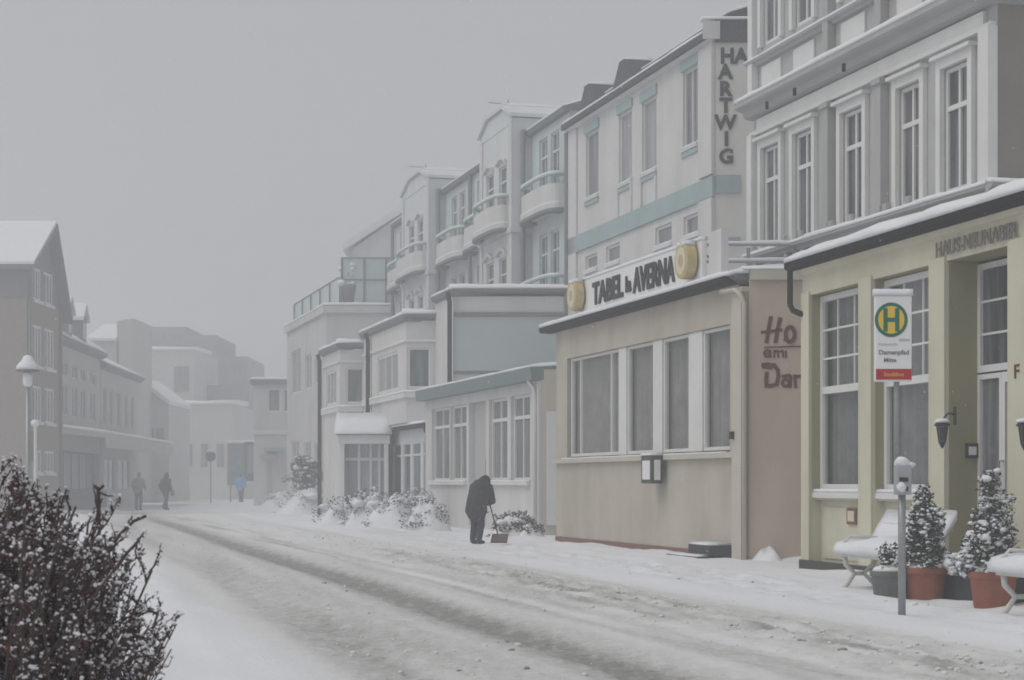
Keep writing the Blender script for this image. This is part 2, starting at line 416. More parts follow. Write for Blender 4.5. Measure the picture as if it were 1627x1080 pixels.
def window(par, f, s0, s1, z0, z1, o, frame='white', pane='glass', fw=0.06, vm=(), hm=(), grid=None, dep=0.06, sill=False, snow=True, curtain=None, surround=None):
    """a window as a part of its building: frame mesh, pane, sill and snow as sub-parts"""
    if s0 > s1: s0, s1 = s1, s0
    e = 0.002; s0 += e; s1 -= e; z0 += e; z1 -= e
    b = MB(); w = s1 - s0; h = z1 - z0
    b.box(f, s0, s0 + fw, z0, z1, o - dep / 2, o + dep / 2); b.box(f, s1 - fw, s1, z0, z1, o - dep / 2, o + dep / 2)
    b.box(f, s0 + fw, s1 - fw, z0, z0 + fw * 1.2, o - dep / 2, o + dep / 2); b.box(f, s0 + fw, s1 - fw, z1 - fw, z1, o - dep / 2, o + dep / 2)
    for v in vm: b.box(f, s0 + w * v - fw * .45, s0 + w * v + fw * .45, z0 + fw, z1 - fw, o - dep / 2, o + dep / 2 - .004)
    for q in hm: b.box(f, s0 + fw, s1 - fw, z0 + h * q - fw * .6, z0 + h * q + fw * .6, o - dep / 2, o + dep / 2 + .008)
    if grid:
        za, zb, nv, nh = grid; za = z0 + h * za; zb = z0 + h * zb
        for i in range(1, nv): b.box(f, s0 + w * i / nv - .012, s0 + w * i / nv + .012, za, zb, o - .012, o + .016)
        for i in range(1, nh):
            zz = za + (zb - za) * i / nh; b.box(f, s0 + fw, s1 - fw, zz - .014, zz + .014, o - .012, o + .020)
    win = b.build('window', frame, par)
    p = MB()
    if isinstance(pane, str) and pane.startswith('clear'):
        k = o - .004; p.quad(f.P(s0 + fw * .5, k, z0 + fw * .5), f.P(s1 - fw * .5, k, z0 + fw * .5), f.P(s1 - fw * .5, k, z1 - fw * .5), f.P(s0 + fw * .5, k, z1 - fw * .5))
    else: p.box(f, s0 + fw * .5, s1 - fw * .5, z0 + fw * .5, z1 - fw * .5, o - .010, o - .002)
    p.build('pane', pane, win)
    if curtain:
        ca, cb = curtain; c = MB(); n = 40
        for i in range(n):
            a0 = s0 + w * i / n; a1 = s0 + w * (i + 1) / n
            k0 = o - .11 + .035 * math.sin(i * 1.1 + .8 * math.sin(i * .37)) ; k1 = o - .11 + .035 * math.sin((i + 1) * 1.1 + .8 * math.sin((i + 1) * .37))
            c.quad(f.P(a0, k0, z0 + h * ca), f.P(a1, k1, z0 + h * ca), f.P(a1, k1, z0 + h * cb), f.P(a0, k0, z0 + h * cb))
        c.build('curtain', 'curtain_grey' if cb < .993 else 'curtain', win)
    if sill:
        q = MB(); q.box(f, s0 - .04, s1 + .04, z0 - .09, z0 - .012, o, sill); q.build('sill', frame, win)
        if snow:
            q = MB(); q.snow(f, s0 - .03, s1 + .03, sill - .004, o + dep / 2 + .002, z0 - .010, z0 - .010, .05); q.build('sill_snow', 'snow', win, smooth=True)
    return win

# ------------------------------------------------------------------ world, sun, camera, haze
world = bpy.data.worlds.new('World'); scene.world = world; world.use_nodes = True
wn, wl = world.node_tree.nodes, world.node_tree.links
sky = wn.new('ShaderNodeTexSky'); sky.sky_type = 'NISHITA'; sky.sun_disc = False
SUN_EL, SUN_DIR = R(58), Vector((-0.72, -0.30, 0))
sky.sun_elevation = SUN_EL; sky.sun_rotation = math.atan2(SUN_DIR.x, SUN_DIR.y)
sky.air_density = 1.0; sky.dust_density = 6.0; sky.ozone_density = 1.0
hs = wn.new('ShaderNodeHueSaturation'); hs.inputs['Saturation'].default_value = 0.35
gm_ = wn.new('ShaderNodeGamma'); gm_.inputs['Gamma'].default_value = 0.35     # overcast: an even, grey dome
wl.new(sky.outputs['Color'], hs.inputs['Color']); wl.new(hs.outputs['Color'], gm_.inputs['Color']); wl.new(gm_.outputs['Color'], wn['Background'].inputs['Color'])
wn['Background'].inputs['Strength'].default_value = 0.15
sun = bpy.data.objects.new('sun', bpy.data.lights.new('sun', 'SUN')); COL.objects.link(sun)
sun.data.energy = 0.5; sun.data.angle = R(40); sun.data.color = (1.0, 0.98, 0.95)
d = SUN_DIR.normalized() * math.cos(SUN_EL) + Vector((0, 0, math.sin(SUN_EL)))
sun.rotation_euler = (-d).to_track_quat('-Z', 'Y').to_euler(); sun.location = (-30, -20, 60)

cam = bpy.data.objects.new('camera', bpy.data.cameras.new('camera')); COL.objects.link(cam); scene.camera = cam
cam.location = (0, 0, EYE); cam.rotation_euler = (R(90), 0, 0)
cam.data.sensor_width = 36; cam.data.lens = 36 * FOC / 1627; cam.data.shift_y = (HZ - 540) / 1627
cam.data.clip_start = 0.1; cam.data.clip_end = 3000
cam.data.dof.use_dof = True; cam.data.dof.focus_distance = 34; cam.data.dof.aperture_fstop = 14

vs = scene.view_settings; vs.view_transform = 'Standard'; vs.look = 'None'; vs.gamma = 1; vs.exposure = 0.95
scene.cycles.use_denoising = True; scene.cycles.volume_bounces = 2; scene.cycles.max_bounces = 8
scene.cycles.diffuse_bounces = 3; scene.cycles.glossy_bounces = 2; scene.cycles.transparent_max_bounces = 12
scene.cycles.filter_width = 1.7

HAZE_DENSITY = 0.0062
hb = MB(); hb.wbox(-90, 70, -8, 260, -1.6, 24)
hz = hb.build('haze', 'snow'); hz.data.materials.clear()
hm = bpy.data.materials.new('haze_air'); hm.use_nodes = True
hm.node_tree.nodes.remove(hm.node_tree.nodes['Principled BSDF'])
pv = hm.node_tree.nodes.new('ShaderNodeVolumePrincipled')
pv.inputs['Color'].default_value = (0.955, 0.97, 1.0, 1); pv.inputs['Density'].default_value = HAZE_DENSITY; pv.inputs['Anisotropy'].default_value = 0.2
hm.node_tree.links.new(pv.outputs['Volume'], hm.node_tree.nodes['Material Output'].inputs['Volume'])
hz.data.materials.append(hm); tag(hz, 'pale snowy haze filling the air of the whole street', 'haze', kind='stuff')
hz.visible_shadow = True

# ------------------------------------------------------------------ ground: one snow-covered sheet with the trodden, rutted street
def gss(x, c, s): return math.exp(-((x - c) / s) ** 2)
def sst(a, b, x):
    t = min(1, max(0, (x - a) / (b - a))); return t * t * (3 - 2 * t)

STEPS = []
_rs = random.Random(21)
for _row, (_w0, _y0, _y1, _dr) in enumerate(((8.9, 13, 44, .012), (8.4, 20, 40, -.01), (9.3, 22, 50, 0), (4.9, 30, 60, .03), (1.0, 16, 40, .035))):
    _y = _y0; _k = 0
    while _y < _y1:
        STEPS.append((_w0 + _dr * (_y - _y0) + (.11 if _k % 2 else -.11) + _rs.gauss(0, .04), _y)); _y += .62 + _rs.gauss(0, .06); _k += 1
SGRID = {}
for _w, _y in STEPS: SGRID.setdefault((int(_w // 1), int(_y // 1)), []).append((_w, _y))
def footprint(w, y):
    z = 0.0; a, b = int(w // 1), int(y // 1)
    for i in (a - 1, a, a + 1):
        for j in (b - 1, b, b + 1):
            for q in SGRID.get((i, j), ()):
                d = ((w - q[0]) / .085) ** 2 + ((y - q[1]) / .19) ** 2
                if d < 4: z += -.055 * math.exp(-d * d) + .012 * math.exp(-(d - 1.6) ** 2 * 3)
    return z

def ground_h(x, y):
    w = x + 0.25 * y
    fade = 1 - sst(70, 110, y)
    n1 = noise.noise(Vector((w * .6, y * .13, 1))); n2 = noise.noise(Vector((w * 2.2, y * .5, 7))); n3 = noise.noise(Vector((w * 6, y * 2.5, 3))); n4 = noise.noise(Vector((w * 14, y * 7, 9)))
    wr = w + .10 * noise.noise(Vector((y * .09, 0, 2)))
    z = .020 * n1 + .010 * n2
    z += fade * (-.045 * gss(wr, 4.1, .32) - .030 * gss(wr, 2.55, .30) + .022 * gss(wr, 3.35, .35) + .03 * gss(wr, 4.75, .3))
    sl = gss(wr, 6.35, .75)
    z += fade * sl * (.035 + .045 * max(0, n3) + .035 * max(0, n4) + .03 * n2)
    mid = sst(1.9, 2.3, wr) * (1 - sst(7.2, 7.8, wr))
    z += fade * mid * (.014 * n3 + .012 * n4)
    z += .07 * sst(7.3, 8.2, w) * (.8 + .4 * n2) + .05 * (1 - sst(1.2, 2.4, w)) * (1 + n2)
    z += fade * sst(7.6, 8.6, w) * (.018 * n3 + .03 * max(0, n2))
    if 8 < y < 62: z += footprint(w, y)
    z += .05 * sst(9.4, 10.7, w) * (1 - sst(40, 50, y)) * (.5 + .5 * noise.noise(Vector((y * .35, 4, 4))))
    return z

def ground_dirt(x, y):
    w = x + 0.25 * y
    wr = w + .10 * noise.noise(Vector((y * .09, 0, 2)))
    st = noise.noise(Vector((w * 3.5, y * .16, 11))); pt = noise.noise(Vector((w * 1.2, y * .10, 21))); pf = noise.noise(Vector((w * 5, y * 1.2, 5)))
    far = 1 - sst(50, 95, y)
    dd = 1.1 * gss(wr, 4.1, .36) * (.85 + .3 * pt)
    dd += .42 * gss(wr, 2.55, .45) * (.7 + .9 * pt)
    dd += .34 * gss(wr, 3.2, .85) * (.7 + .6 * st) + .14 * gss(wr, 1.9, .4) * (.6 + st)
    dd += .66 * gss(wr, 6.35, .66) * (.62 + .75 * pf + .5 * st) * (1 - sst(26, 44, y))
    dd += .44 * gss(wr, 5.15, .5) * (.5 + 1.3 * st) + .16 * gss(wr, 7.2, .3) * (.4 + 1.2 * st)
    dd += .13 * sst(1.9, 2.3, wr) * (1 - sst(7.2, 7.8, wr))
    dd += .30 * gss(wr, 8.3, 1.3) * sst(30, 38, y) * (1 - sst(46, 56, y)) * max(0, .25 + pt + .4 * pf)
    dd = dd * far + .32 * sst(48, 66, y) * (1 - sst(95, 130, y)) * gss(w, 3.6, 2.2) * (.8 + .6 * pt)
    return min(1, max(0, dd))

ys = [-340, -200, -100, -50, -25, -12, -6, -2, 1, 3, 5, 6.5, 8, 9, 10]
y = 10.6
while y < 100: ys.append(y); y *= 1.0052
ys += [104, 110, 118, 128, 140, 160, 190, 240, 300, 350]
ws = [-340, -220, -130, -80, -50, -32, -22, -16, -12, -9, -7, -5.6, -4.5, -3.6, -2.8, -2.1, -1.5, -1.0, -.6, -.3]
w = 0.0
while w < 9.7: ws.append(w); w += .055
ws += [9.8, 9.9, 10.1, 10.3, 10.5, 10.7, 10.9, 11.1, 11.4, 11.8, 12.5, 13.5, 15, 18, 22, 28, 36, 50, 70, 110, 180, 300, 340]
gv, gf, gd = [], [], []
for yy in ys:
    for ww in ws:
        # the sheet follows the street's slant only near the street
        x = ww - .25 * max(0, min(yy, 130)) * max(0, 1 - abs(ww - 4) / 120)
        fine = 2.5 < yy < 130 and -10 < ww < 30
        gv.append((x, yy, ground_h(x, yy) if fine else 0.0)); gd.append(ground_dirt(x, yy) if fine else 0.0)
nw = len(ws)
for i in range(len(ys) - 1):
    for j in range(nw - 1): gf.append((i * nw + j, i * nw + j + 1, (i + 1) * nw + j + 1, (i + 1) * nw + j))
me = bpy.data.meshes.new('ground'); me.from_pydata(gv, [], gf); me.update()
at_ = me.attributes.new('slush', 'FLOAT', 'POINT'); at_.data.foreach_set('value', gd)
me.polygons.foreach_set('use_smooth', [True] * len(me.polygons))
ground = bpy.data.objects.new('ground', me); COL.objects.link(ground); ground['kind'] = 'structure'
gm, nt, b = nodes_of('street_snow'); N, L = nt.nodes, nt.links
tc = N.new('ShaderNodeTexCoord')
atr = N.new('ShaderNodeAttribute'); atr.attribute_name = 'slush'
mp = N.new('ShaderNodeMapping'); mp.inputs['Rotation'].default_value = (0, 0, -math.atan(.25)); mp.inputs['Scale'].default_value = (2.6, .45, 1)
L.new(tc.outputs['Object'], mp.inputs['Vector'])
na = N.new('ShaderNodeTexNoise'); na.inputs['Scale'].default_value = 3.0; na.inputs['Detail'].default_value = 8; na.inputs['Roughness'].default_value = .7
L.new(mp.outputs['Vector'], na.inputs['Vector'])
nb = N.new('ShaderNodeTexNoise'); nb.inputs['Scale'].default_value = 7.0; nb.inputs['Detail'].default_value = 8; nb.inputs['Roughness'].default_value = .75
L.new(tc.outputs['Object'], nb.inputs['Vector'])
def math_node(op, a, b_, clamp=False):
    m = N.new('ShaderNodeMath'); m.operation = op; m.use_clamp = clamp
    for i, q in enumerate((a, b_)):
        if isinstance(q, (int, float)): m.inputs[i].default_value = q
        else: L.new(q, m.inputs[i])
    return m.outputs[0]
mixn = math_node('ADD', math_node('MULTIPLY', na.outputs['Fac'], .55), math_node('MULTIPLY', nb.outputs['Fac'], .45))
k = math_node('MULTIPLY', math_node('SUBTRACT', mixn, .5), 2.6)
k = math_node('ADD', k, 1.0)
ns = N.new('ShaderNodeTexNoise'); ns.inputs['Scale'].default_value = 15; ns.inputs['Detail'].default_value = 7; ns.inputs['Roughness'].default_value = .8
L.new(tc.outputs['Object'], ns.inputs['Vector'])
# fine dark grit: sharp specks that thin out where the snow is clean
sp = math_node('MULTIPLY', math_node('SUBTRACT', ns.outputs['Fac'], .55), 9.0, True)
gr = math_node('MULTIPLY', sp, math_node('MULTIPLY', atr.outputs['Fac'], 1.5, True))
base = math_node('MULTIPLY', atr.outputs['Fac'], k, True)
fac = math_node('ADD', math_node('MULTIPLY', base, .85), math_node('MULTIPLY', gr, .48), True)
cr = N.new('ShaderNodeValToRGB')
E = cr.color_ramp.elements
E[0].position = 0.0; E[0].color = (.76, .77, .80, 1); E[1].position = 1.0; E[1].color = (.20, .196, .187, 1)
e = E.new(.18); e.color = (.68, .68, .675, 1); e = E.new(.5); e.color = (.50, .495, .485, 1)
L.new(fac, cr.inputs['Fac']); L.new(cr.outputs['Color'], b.inputs['Base Color'])
b.inputs['Roughness'].default_value = .8; b.inputs['Specular IOR Level'].default_value = .2
bp = N.new('ShaderNodeBump'); bp.inputs['Strength'].default_value = .5; bp.inputs['Distance'].default_value = .03
nc = N.new('ShaderNodeTexNoise'); nc.inputs['Scale'].default_value = 16; nc.inputs['Detail'].default_value = 6; nc.inputs['Roughness'].default_value = .7
L.new(tc.outputs['Object'], nc.inputs['Vector']); L.new(nc.outputs['Fac'], bp.inputs['Height']); L.new(bp.outputs['Normal'], b.inputs['Normal'])
me.materials.append(gm)

# lumps of churned slush along the kerb and between the ruts
rs = random.Random(3)
lump = MB(); lump2 = MB()
for i in range(520):
    y = 11 + 34 * rs.random() ** 1.7
    r = rs.random()
    if r < .72: w = rs.gauss(6.35, .45)
    elif r < .86: w = rs.uniform(2.3, 3.9)
    else: w = rs.uniform(7.0, 9.0)
    x = w - .25 * y; sz = rs.uniform(.008, .024) * (1.5 if rs.random() < .08 else 1)
    if 7 < w: sz *= .8
    (lump2 if rs.random() < .10 else lump).blob((x, y, ground_h(x, y) + sz * .2), (sz * rs.uniform(.8, 1.5), sz * rs.uniform(.8, 1.5), sz * rs.uniform(.5, .9)), .5, (6, 4), i)
o = lump.build('slush_lumps', mat('grey_slush', (.70, .695, .68), .85, .12, 6, .3, 50), smooth=True)
tag(o, 'loose lumps of pale churned slush along the kerb', 'slush', kind='stuff')
o = lump2.build('slush_lumps', mat('dark_slush', (.32, .31, .29), .85, .25, 6, .3, 50), smooth=True)
tag(o, 'dark dirty lumps of slush along the kerb', 'slush', kind='stuff')

# ================================================================== right-hand side of the street
# ------------------------------------------------------------------ yellow guest house front (ground floor)
fA = street_face(1275, 27.2, 100)
a = thing('guest_house', fA.P(0, 0, 0), 'yellow single-storey front with tall white windows and a dark gutter, lettered HAUS-NEUNABER', 'building')
sA = fA.s
far, near = 0.0, -10.5
b1 = (sA(1287), sA(1366)); b2 = (sA(1387), sA(1478)); b3 = (sA(1504), sA(1603)); b4 = (sA(1660), sA(1800))
zt = 3.97
w = MB(); w.wall(fA, near, far, .10, 4.34, [(b1[0], b1[1], .10, zt, .17), (b2[0], b2[1], .10, zt, .17), (b4[0], b4[1], .10, zt, .17), (b3[0], b3[1], .10, zt, .42)], .17)
w.shell(fA, near, far, .10, 4.34, 2.3); w.build('wall', 'yellow', a)
w = MB()
for bb in (b1, b2, b4):
    s0, s1 = min(bb), max(bb)
    w.box(fA, s0 - .01, s1 + .01, .10, 1.055, -.30, -.168)                       # apron below the window
    w.box(fA, s0 + .002, s1 - .002, 1.055, 1.12, -.30, -.06)                     # sill ledge
    w.box(fA, s0 + .14, s1 - .14, .22, .95, -.17, -.150)
w.build('apron', 'yellow', a, bevel=.006)
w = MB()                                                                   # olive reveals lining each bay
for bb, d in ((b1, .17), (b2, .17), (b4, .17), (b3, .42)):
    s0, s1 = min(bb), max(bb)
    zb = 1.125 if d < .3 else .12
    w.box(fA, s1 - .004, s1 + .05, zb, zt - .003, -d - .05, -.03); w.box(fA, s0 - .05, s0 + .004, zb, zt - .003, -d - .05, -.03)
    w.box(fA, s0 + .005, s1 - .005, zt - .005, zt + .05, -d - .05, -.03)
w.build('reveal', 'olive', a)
w = MB()                                                                   # raised pilaster strips and lintel band
for q0, q1 in ((1275.5, 1287.5), (1366.5, 1386.5), (1478.5, 1503.5), (1604, 1658)):
    w.box(fA, sA(q0), sA(q1), .13, 4.02, .001, .03)
w.build('pilaster', 'yellow', a, bevel=.006)
w = MB(); w.box(fA, near, far + .012, -.30, .10, -2.2, .015); w.box(fA, near, .012, -.30, .19, .0155, .05); w.build('plinth', 'plinth', a)
w = MB(); w.section(fA, [(.07, 4.355), (.19, 4.36), (.22, 4.39), (.22, 4.465), (.16, 4.465), (.07, 4.44)], near, far + .16); w.build('gutter', 'gutter', a)
w = MB(); w.section(fA, [(.001, 4.27), (.04, 4.29), (.068, 4.352), (.001, 4.352)], near, far + .05); w.build('cornice', 'yellow', a)
w = MB(); w.section(fA, [(.155, 4.45), (-2.35, 5.02), (-2.35, 4.3), (0, 4.35)], near + .02, far + .10); w.build('roof', 'slate_grey', a)
w = MB(); w.snow(fA, near, far + .16, .225, -2.33, 4.468, 5.03, .17); w.build('roof_snow', 'snow', a, smooth=True)
w = MB()
P0 = fA.P(.10, .30, 4.40)
w.tube([fA.P(.10, .15, 4.40), fA.P(.10, .15, 4.25), fA.P(.10, .15, 3.86), fA.P(.07, .12, 3.78), fA.P(-.05, .05, 3.72), fA.P(-.08, -.02, 3.71)], .042, 10)
w.build('downpipe', 'gutter', a, smooth=True)
for bb in (b1, b2, b4):
    s0, s1 = min(bb), max(bb)
    window(a, fA, s0 + .006, s1 - .006, 1.17, 3.95, -.19, 'white', 'clear', .085, (), (.515,), (.53, .97, 3, 3), .08, sill=-.03, curtain=(.02, .99))
# entrance bay
s0, s1 = min(b3), max(b3)
window(a, fA, s0 + .006, s1 - .006, 2.62, 3.93, -.44, 'white', 'glass', .07, (), (), (.05, .95, 2, 3), .08)
w = MB(); w.box(fA, s0 + .004, s1 - .004, .05, .24, -.9, -.10); w.build('doorstep', 'plinth', a)
w = MB(); w.snow(fA, s0 + .01, s1 - .01, -.11, -.40, .238, .238, .05); w.build('doorstep_snow', 'snow', a, smooth=True)
sm = s1 - (s1 - s0) * .40
window(a, fA, sm, s1 - .006, .25, 2.60, -.44, 'white', 'glass_grey', .06, (), (.33,), None, .08)
dr = MB(); fw = .075; k0, k1 = s0 + .008, sm - .004
dr.box(fA, k0, k0 + fw, .25, 2.60, -.48, -.40); dr.box(fA, k1 - fw, k1, .25, 2.60, -.48, -.40); dr.box(fA, k0 + fw, k1 - fw, 2.48, 2.60, -.48, -.40); dr.box(fA, k0 + fw, k1 - fw, .25, .62, -.48, -.405)
door = dr.build('door', 'white', a)
dp = MB(); dp.box(fA, k0 + fw * .5, k1 - fw * .5, .60, 2.5, -.452, -.444); dp.build('pane', glass_mat('door_glass', (.012, .014, .014), (.05, .055, .055)), door)
dp = MB(); dp.tube([fA.P(k1 - .05, -.40, 1.20), fA.P(k1 - .05, -.34, 1.20), fA.P(k1 - .05, -.34, 1.55), fA.P(k1 - .05, -.40, 1.55)], .014, 8); dp.build('handle', 'metal', door)
# dim room behind the windows: floor and back wall
w = MB(); w.box(fA, near + .2, far - .2, .12, 4.2, -2.25, -2.20); w.box(fA, near + .2, far - .2, .3, .4, -2.2, -.5); w.build('room', 'room', a)
w = MB(); w.fit(fA, 'HAUS-NEUNABER', sA(1487, .032), sA(1617, .032), 4.035, .25, .032, .012, .004); w.build('lettering', 'grey_letter', a)
w = MB(); w.text(fA, 'F', sA(1615), 2.46, .22, .032, True, .008, 1.3, .003); w.build('lettering', 'brown_letter', a)

# ------------------------------------------------------------------ grey stuccoed house behind and above it
fV = street_face(1185, 35.5, 5)
v = thing('stuccoed_house', fV.P(0, 0, 0), 'tall grey house with white window surrounds, pilasters and snow-edged cornices behind the yellow front', 'building')
sV = fV.s; vn = sV(1585)
cols = [(1203, 1240), (1253, 1293), (1328, 1374), (1416, 1466), (1486, 1543)]
VE = -.40; lo = [(sV(q1, .08), sV(q0, .08)) for q0, q1 in cols]
zA, zB, zC, zD, TOP = 5.53, 7.42, 9.30, 11.0, 11.7
hol = []
for s0, s1 in lo:
    m = (s1 - s0); hol.append((s0 + .13, s1 - .13, zA + .02, zB, .10)); hol.append((s0 + .13, s1 - .13, zC, zD, .10))
w = MB(); w.wall(fV, vn, VE, 0, TOP, hol, .2); w.shell(fV, vn, VE, 0, TOP, 9, ends=(False, True)); w.build('wall', 'grey_wall', v)
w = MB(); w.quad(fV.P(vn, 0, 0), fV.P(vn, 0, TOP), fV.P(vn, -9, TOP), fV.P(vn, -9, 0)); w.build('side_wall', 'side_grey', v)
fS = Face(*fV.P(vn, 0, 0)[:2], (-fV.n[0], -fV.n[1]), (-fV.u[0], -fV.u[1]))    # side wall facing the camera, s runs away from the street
w = MB(); w.box(fV, vn - .012, vn + .28, 5.50, 7.72, .002, .16); w.box(fV, VE - .02, VE - .24, 5.50, 7.72, .002, .16)
w.box(fV, vn - .012, vn + .26, 8.40, TOP, .002, .14); w.box(fV, VE - .02, VE - .22, 8.4, TOP, .002, .14); w.build('corner_pilaster', 'white', v, bevel=.008)
pil = [(1306, 1314), (1389, 1398)]
w = MB()
for q0, q1 in pil:
    c = (sV(q0, .15) + sV(q1, .15)) / 2
    for za, zb in ((5.50, 7.68), (8.40, TOP)):
        w.box(fV, c - .11, c + .11, za, zb, .002, .15); w.box(fV, c - .16, c + .16, za, za + .16, .003, .19); w.box(fV, c - .16, c + .16, zb - .10, zb, .003, .19)
w.build('pilaster', 'grey_mid', v, bevel=.008)
def cornice(z, h, pr, name, m, th=.06):
    w = MB(); sec = [(.002, z), (pr * .45, z + h * .12), (pr * .55, z + h * .45), (pr * .9, z + h * .6), (pr, z + h * .7), (pr, z + h), (.002, z + h)]
    w.section(fV, sec, vn - .01, VE + .08); w.section(fS, sec, -pr + .004, 9); c = w.build(name, m, v)
    w = MB(); w.snow(fV, vn - .02, VE + .10, pr + .01, .01, z + h - .003, z + h + .02, th); w.snow(fS, -pr, 9, pr + .01, .01, z + h - .003, z + h + .02, th); w.build('ledge_snow', 'snow', c, smooth=True)
cornice(8.02, .30, .36, 'cornice', 'grey_mid', .10)
cornice(5.34, .14, .20, 'string_course', 'grey_mid', .08)
cornice(8.97, .11, .16, 'string_course', 'grey_mid', .05)
w = MB(); w.box(fV, vn + .30, VE - .26, 7.80, 7.99, .002, .06); w.box(fV, vn + .02, VE - .01, 7.70, 7.78, .002, .10); w.build('frieze', 'white', v)
w = MB()                                                                   # little dark hooks under the cornice
for q in (1250, 1295, 1375): w.box(fV, sV(q) - .03, sV(q) + .03, 7.93, 8.06, .36, .40)
w.build('snow_hook', 'gutter', v)
for s0, s1 in lo:
    w = MB()
    for za, zb in ((zA + .02, zB), (zC, zD)):
        w.box(fV, s0, s0 + .13, za - .02, zb + .14, .002, .08); w.box(fV, s1 - .13, s1, za - .02, zb + .14, .002, .08)
        w.box(fV, s0 + .13, s1 - .13, zb, zb + .14, .002, .078); w.box(fV, s0 - .05, s1 + .05, zb + .14, zb + .20, .002, .16)
    w.box(fV, s0 + .1, s1 - .1, 8.48, 8.92, .002, .04)
    w.build('window_surround', 'white', v, bevel=.005)
    window(v, fV, s0 + .135, s1 - .135, zA + .03, zB - .01, -.06, 'white', 'glass', .06, (.5,), (.68,), None, .07)
    window(v, fV, s0 + .135, s1 - .135, zC + .01, zD - .01, -.06, 'white', 'glass', .05, (.5,), (.68,), None, .07)
w = MB()
for i in range(len(cols) - 1):                                             # brackets under the sill ledges
    for q in (cols[i][0] + 6, cols[i][1] - 8):
        c = sV(q); w.box(fV, c - .07, c + .07, 5.14, 5.34, .002, .14)
        w.box(fV, c - .07, c + .07, 5.49, 5.66, .12, .19)
w.build('bracket', 'grey_mid', v, bevel=.01)
w = MB(); w.section(fV, [(.5, TOP), (-4.5, TOP + 4), (-9.2, TOP)], vn - .3, VE + .3); w.build('roof', 'slate', v)
w = MB(); w.snow(fV, vn - .3, VE + .3, .5, -4.5, TOP + .002, TOP + 4.002, .12); w.build('roof_snow', 'snow', v, smooth=True)

# ------------------------------------------------------------------ beige restaurant
fB = street_face(1190, 29.5, -10); sB = fB.s
b_ = thing('restaurant', fB.P(0, 0, 0), 'beige single-storey restaurant front with a row of large white-framed windows and a flat snowy roof', 'building')
bf = sB(884); zr = 4.44
w0, w1 = sB(1160), sB(901)
pil0 = sB(1162, .13)
w = MB(); w.wall(fB, pil0, bf, .0, zr, [(w0, w1, 1.80, 3.84)], .16); w.shell(fB, 0.005, bf, .0, zr, 2.32, ends=(False, True)); w.build('wall', 'beige', b_)
w = MB(); w.box(fB, .012, pil0, -.05, 4.36, -.3, .13); w.build('pillar', 'beige_trim', b_, bevel=.01)
w = MB(); w.box(fB, .004, .0118, .0, 4.28, .01, .128); w.build('pillar_strip', 'brown_trim', b_)
fBs = Face(*fB.P(0, 0, 0)[:2], (1, 0.0), (0, -1))                          # side wall facing the camera
w = MB(); w.wall(fBs, -.0, 4.6, -.2, 4.62, [], 0); w.quad(fBs.P(4.6, 0, 0), fBs.P(4.6, -2.5, 0), fBs.P(4.6, -2.5, 4.62), fBs.P(4.6, 0, 4.62)); w.build('side_wall', 'tan', b_)
w = MB(); w.box(fBs, .02, 4.6, 4.46, 4.62, .003, .07); w.build('coping', 'beige_trim', b_)
w = MB(); w.snow(fBs, -.1, 4.6, .075, -.5, 4.62, 4.63, .07); w.build('coping_snow', 'snow', b_, smooth=True)
w = MB(); w.box(fB, pil0 + .002, bf + .06, 1.69, 1.775, .002, .09); w.build('sill_band', 'beige_trim', b_, bevel=.006)
w = MB(); w.snow(fB, w0 + .05, w1 + .1, .088, .01, 1.774, 1.776, .025); w.build('sill_snow', 'snow', b_, smooth=True)
w = MB(); w.box(fB, pil0 + .9, bf + .01, -.15, .17, -.2, .025); w.build('plinth', 'plinth_red', b_)
w = MB(); w.section(fB, [(.001, zr), (.20, zr + .01), (.25, zr + .03), (.25, zr + .12), (.02, zr + .10)], .42, bf + .45); w.build('gutter', 'gutter', b_)
w = MB(); w.section(fB, [(.20, zr + .11), (-2.3, zr + .25), (-2.3, zr - .02), (0, zr + .005)], .05, bf + .42); w.build('roof', 'slate_grey', b_)
w = MB(); w.snow(fB, .03, bf + .45, .255, -2.3, zr + .122, zr + .27, .14); w.build('roof_snow', 'snow', b_, smooth=True)
wins = [(903, 980, (.20, .83)), (992.5, 1034.5, ()), (1049.5, 1091, ()), (1113, 1160, ())]
for q0, q1, vm in wins:
    window(b_, fB, sB(q1), sB(q0), 1.82, 3.83, -.10, 'white', 'clear', .05, vm and (1 - vm[0], 1 - vm[1]), (), None, .08, curtain=(.01, .995))
w = MB()
for q0, q1 in ((980.3, 992.2), (1034.8, 1049.2), (1091.3, 1112.7)): w.box(fB, sB(q1), sB(q0), 1.815, 3.835, -.15, -.03)
w.build('window_post', 'white', b_, bevel=.006)
w = MB(); w.box(fB, .3, bf - .2, .1, 4.3, -2.25, -2.2); w.box(fB, .3, bf - .2, .4, .5, -2.2, -.3); w.build('room', 'room', b_)
w = MB(); q = sB(1180)
w.tube([fB.P(.75, .17, 4.34), fB.P(.12, .19, 4.31), fB.P(-.03, .17, 4.24), fB.P(-.045, .10, 4.1), fB.P(-.045, .10, .02)], .038, 10); w.build('downpipe', 'beige_trim', b_, smooth=True)
w = MB(); w.box(fB, pil0 - .13, pil0 - .04, 1.98, 2.10, .13, .19); w.build('wall_box', 'dark_metal', b_)
w = MB()
w.box(fB, sB(1165) - .02, sB(1112), -.15, .11, .03, .60); w.box(fB, sB(1165) - .02, sB(1132), .13, .29, .03, .42); st = w.build('doorstep', 'dark_pot', b_)
w = MB(); w.snow(fB, sB(1163), sB(1113), .59, .42, .108, .11, .035); w.snow(fB, sB(1163), sB(1133), .41, .03, .288, .29, .04); w.build('doorstep_snow', 'snow', st, smooth=True)
w = MB()
def zp(x, y): px, py = 1190 + x / 6.75, 480 + y / 6.75; return (fBs.s(px), fBs.z(px, py))
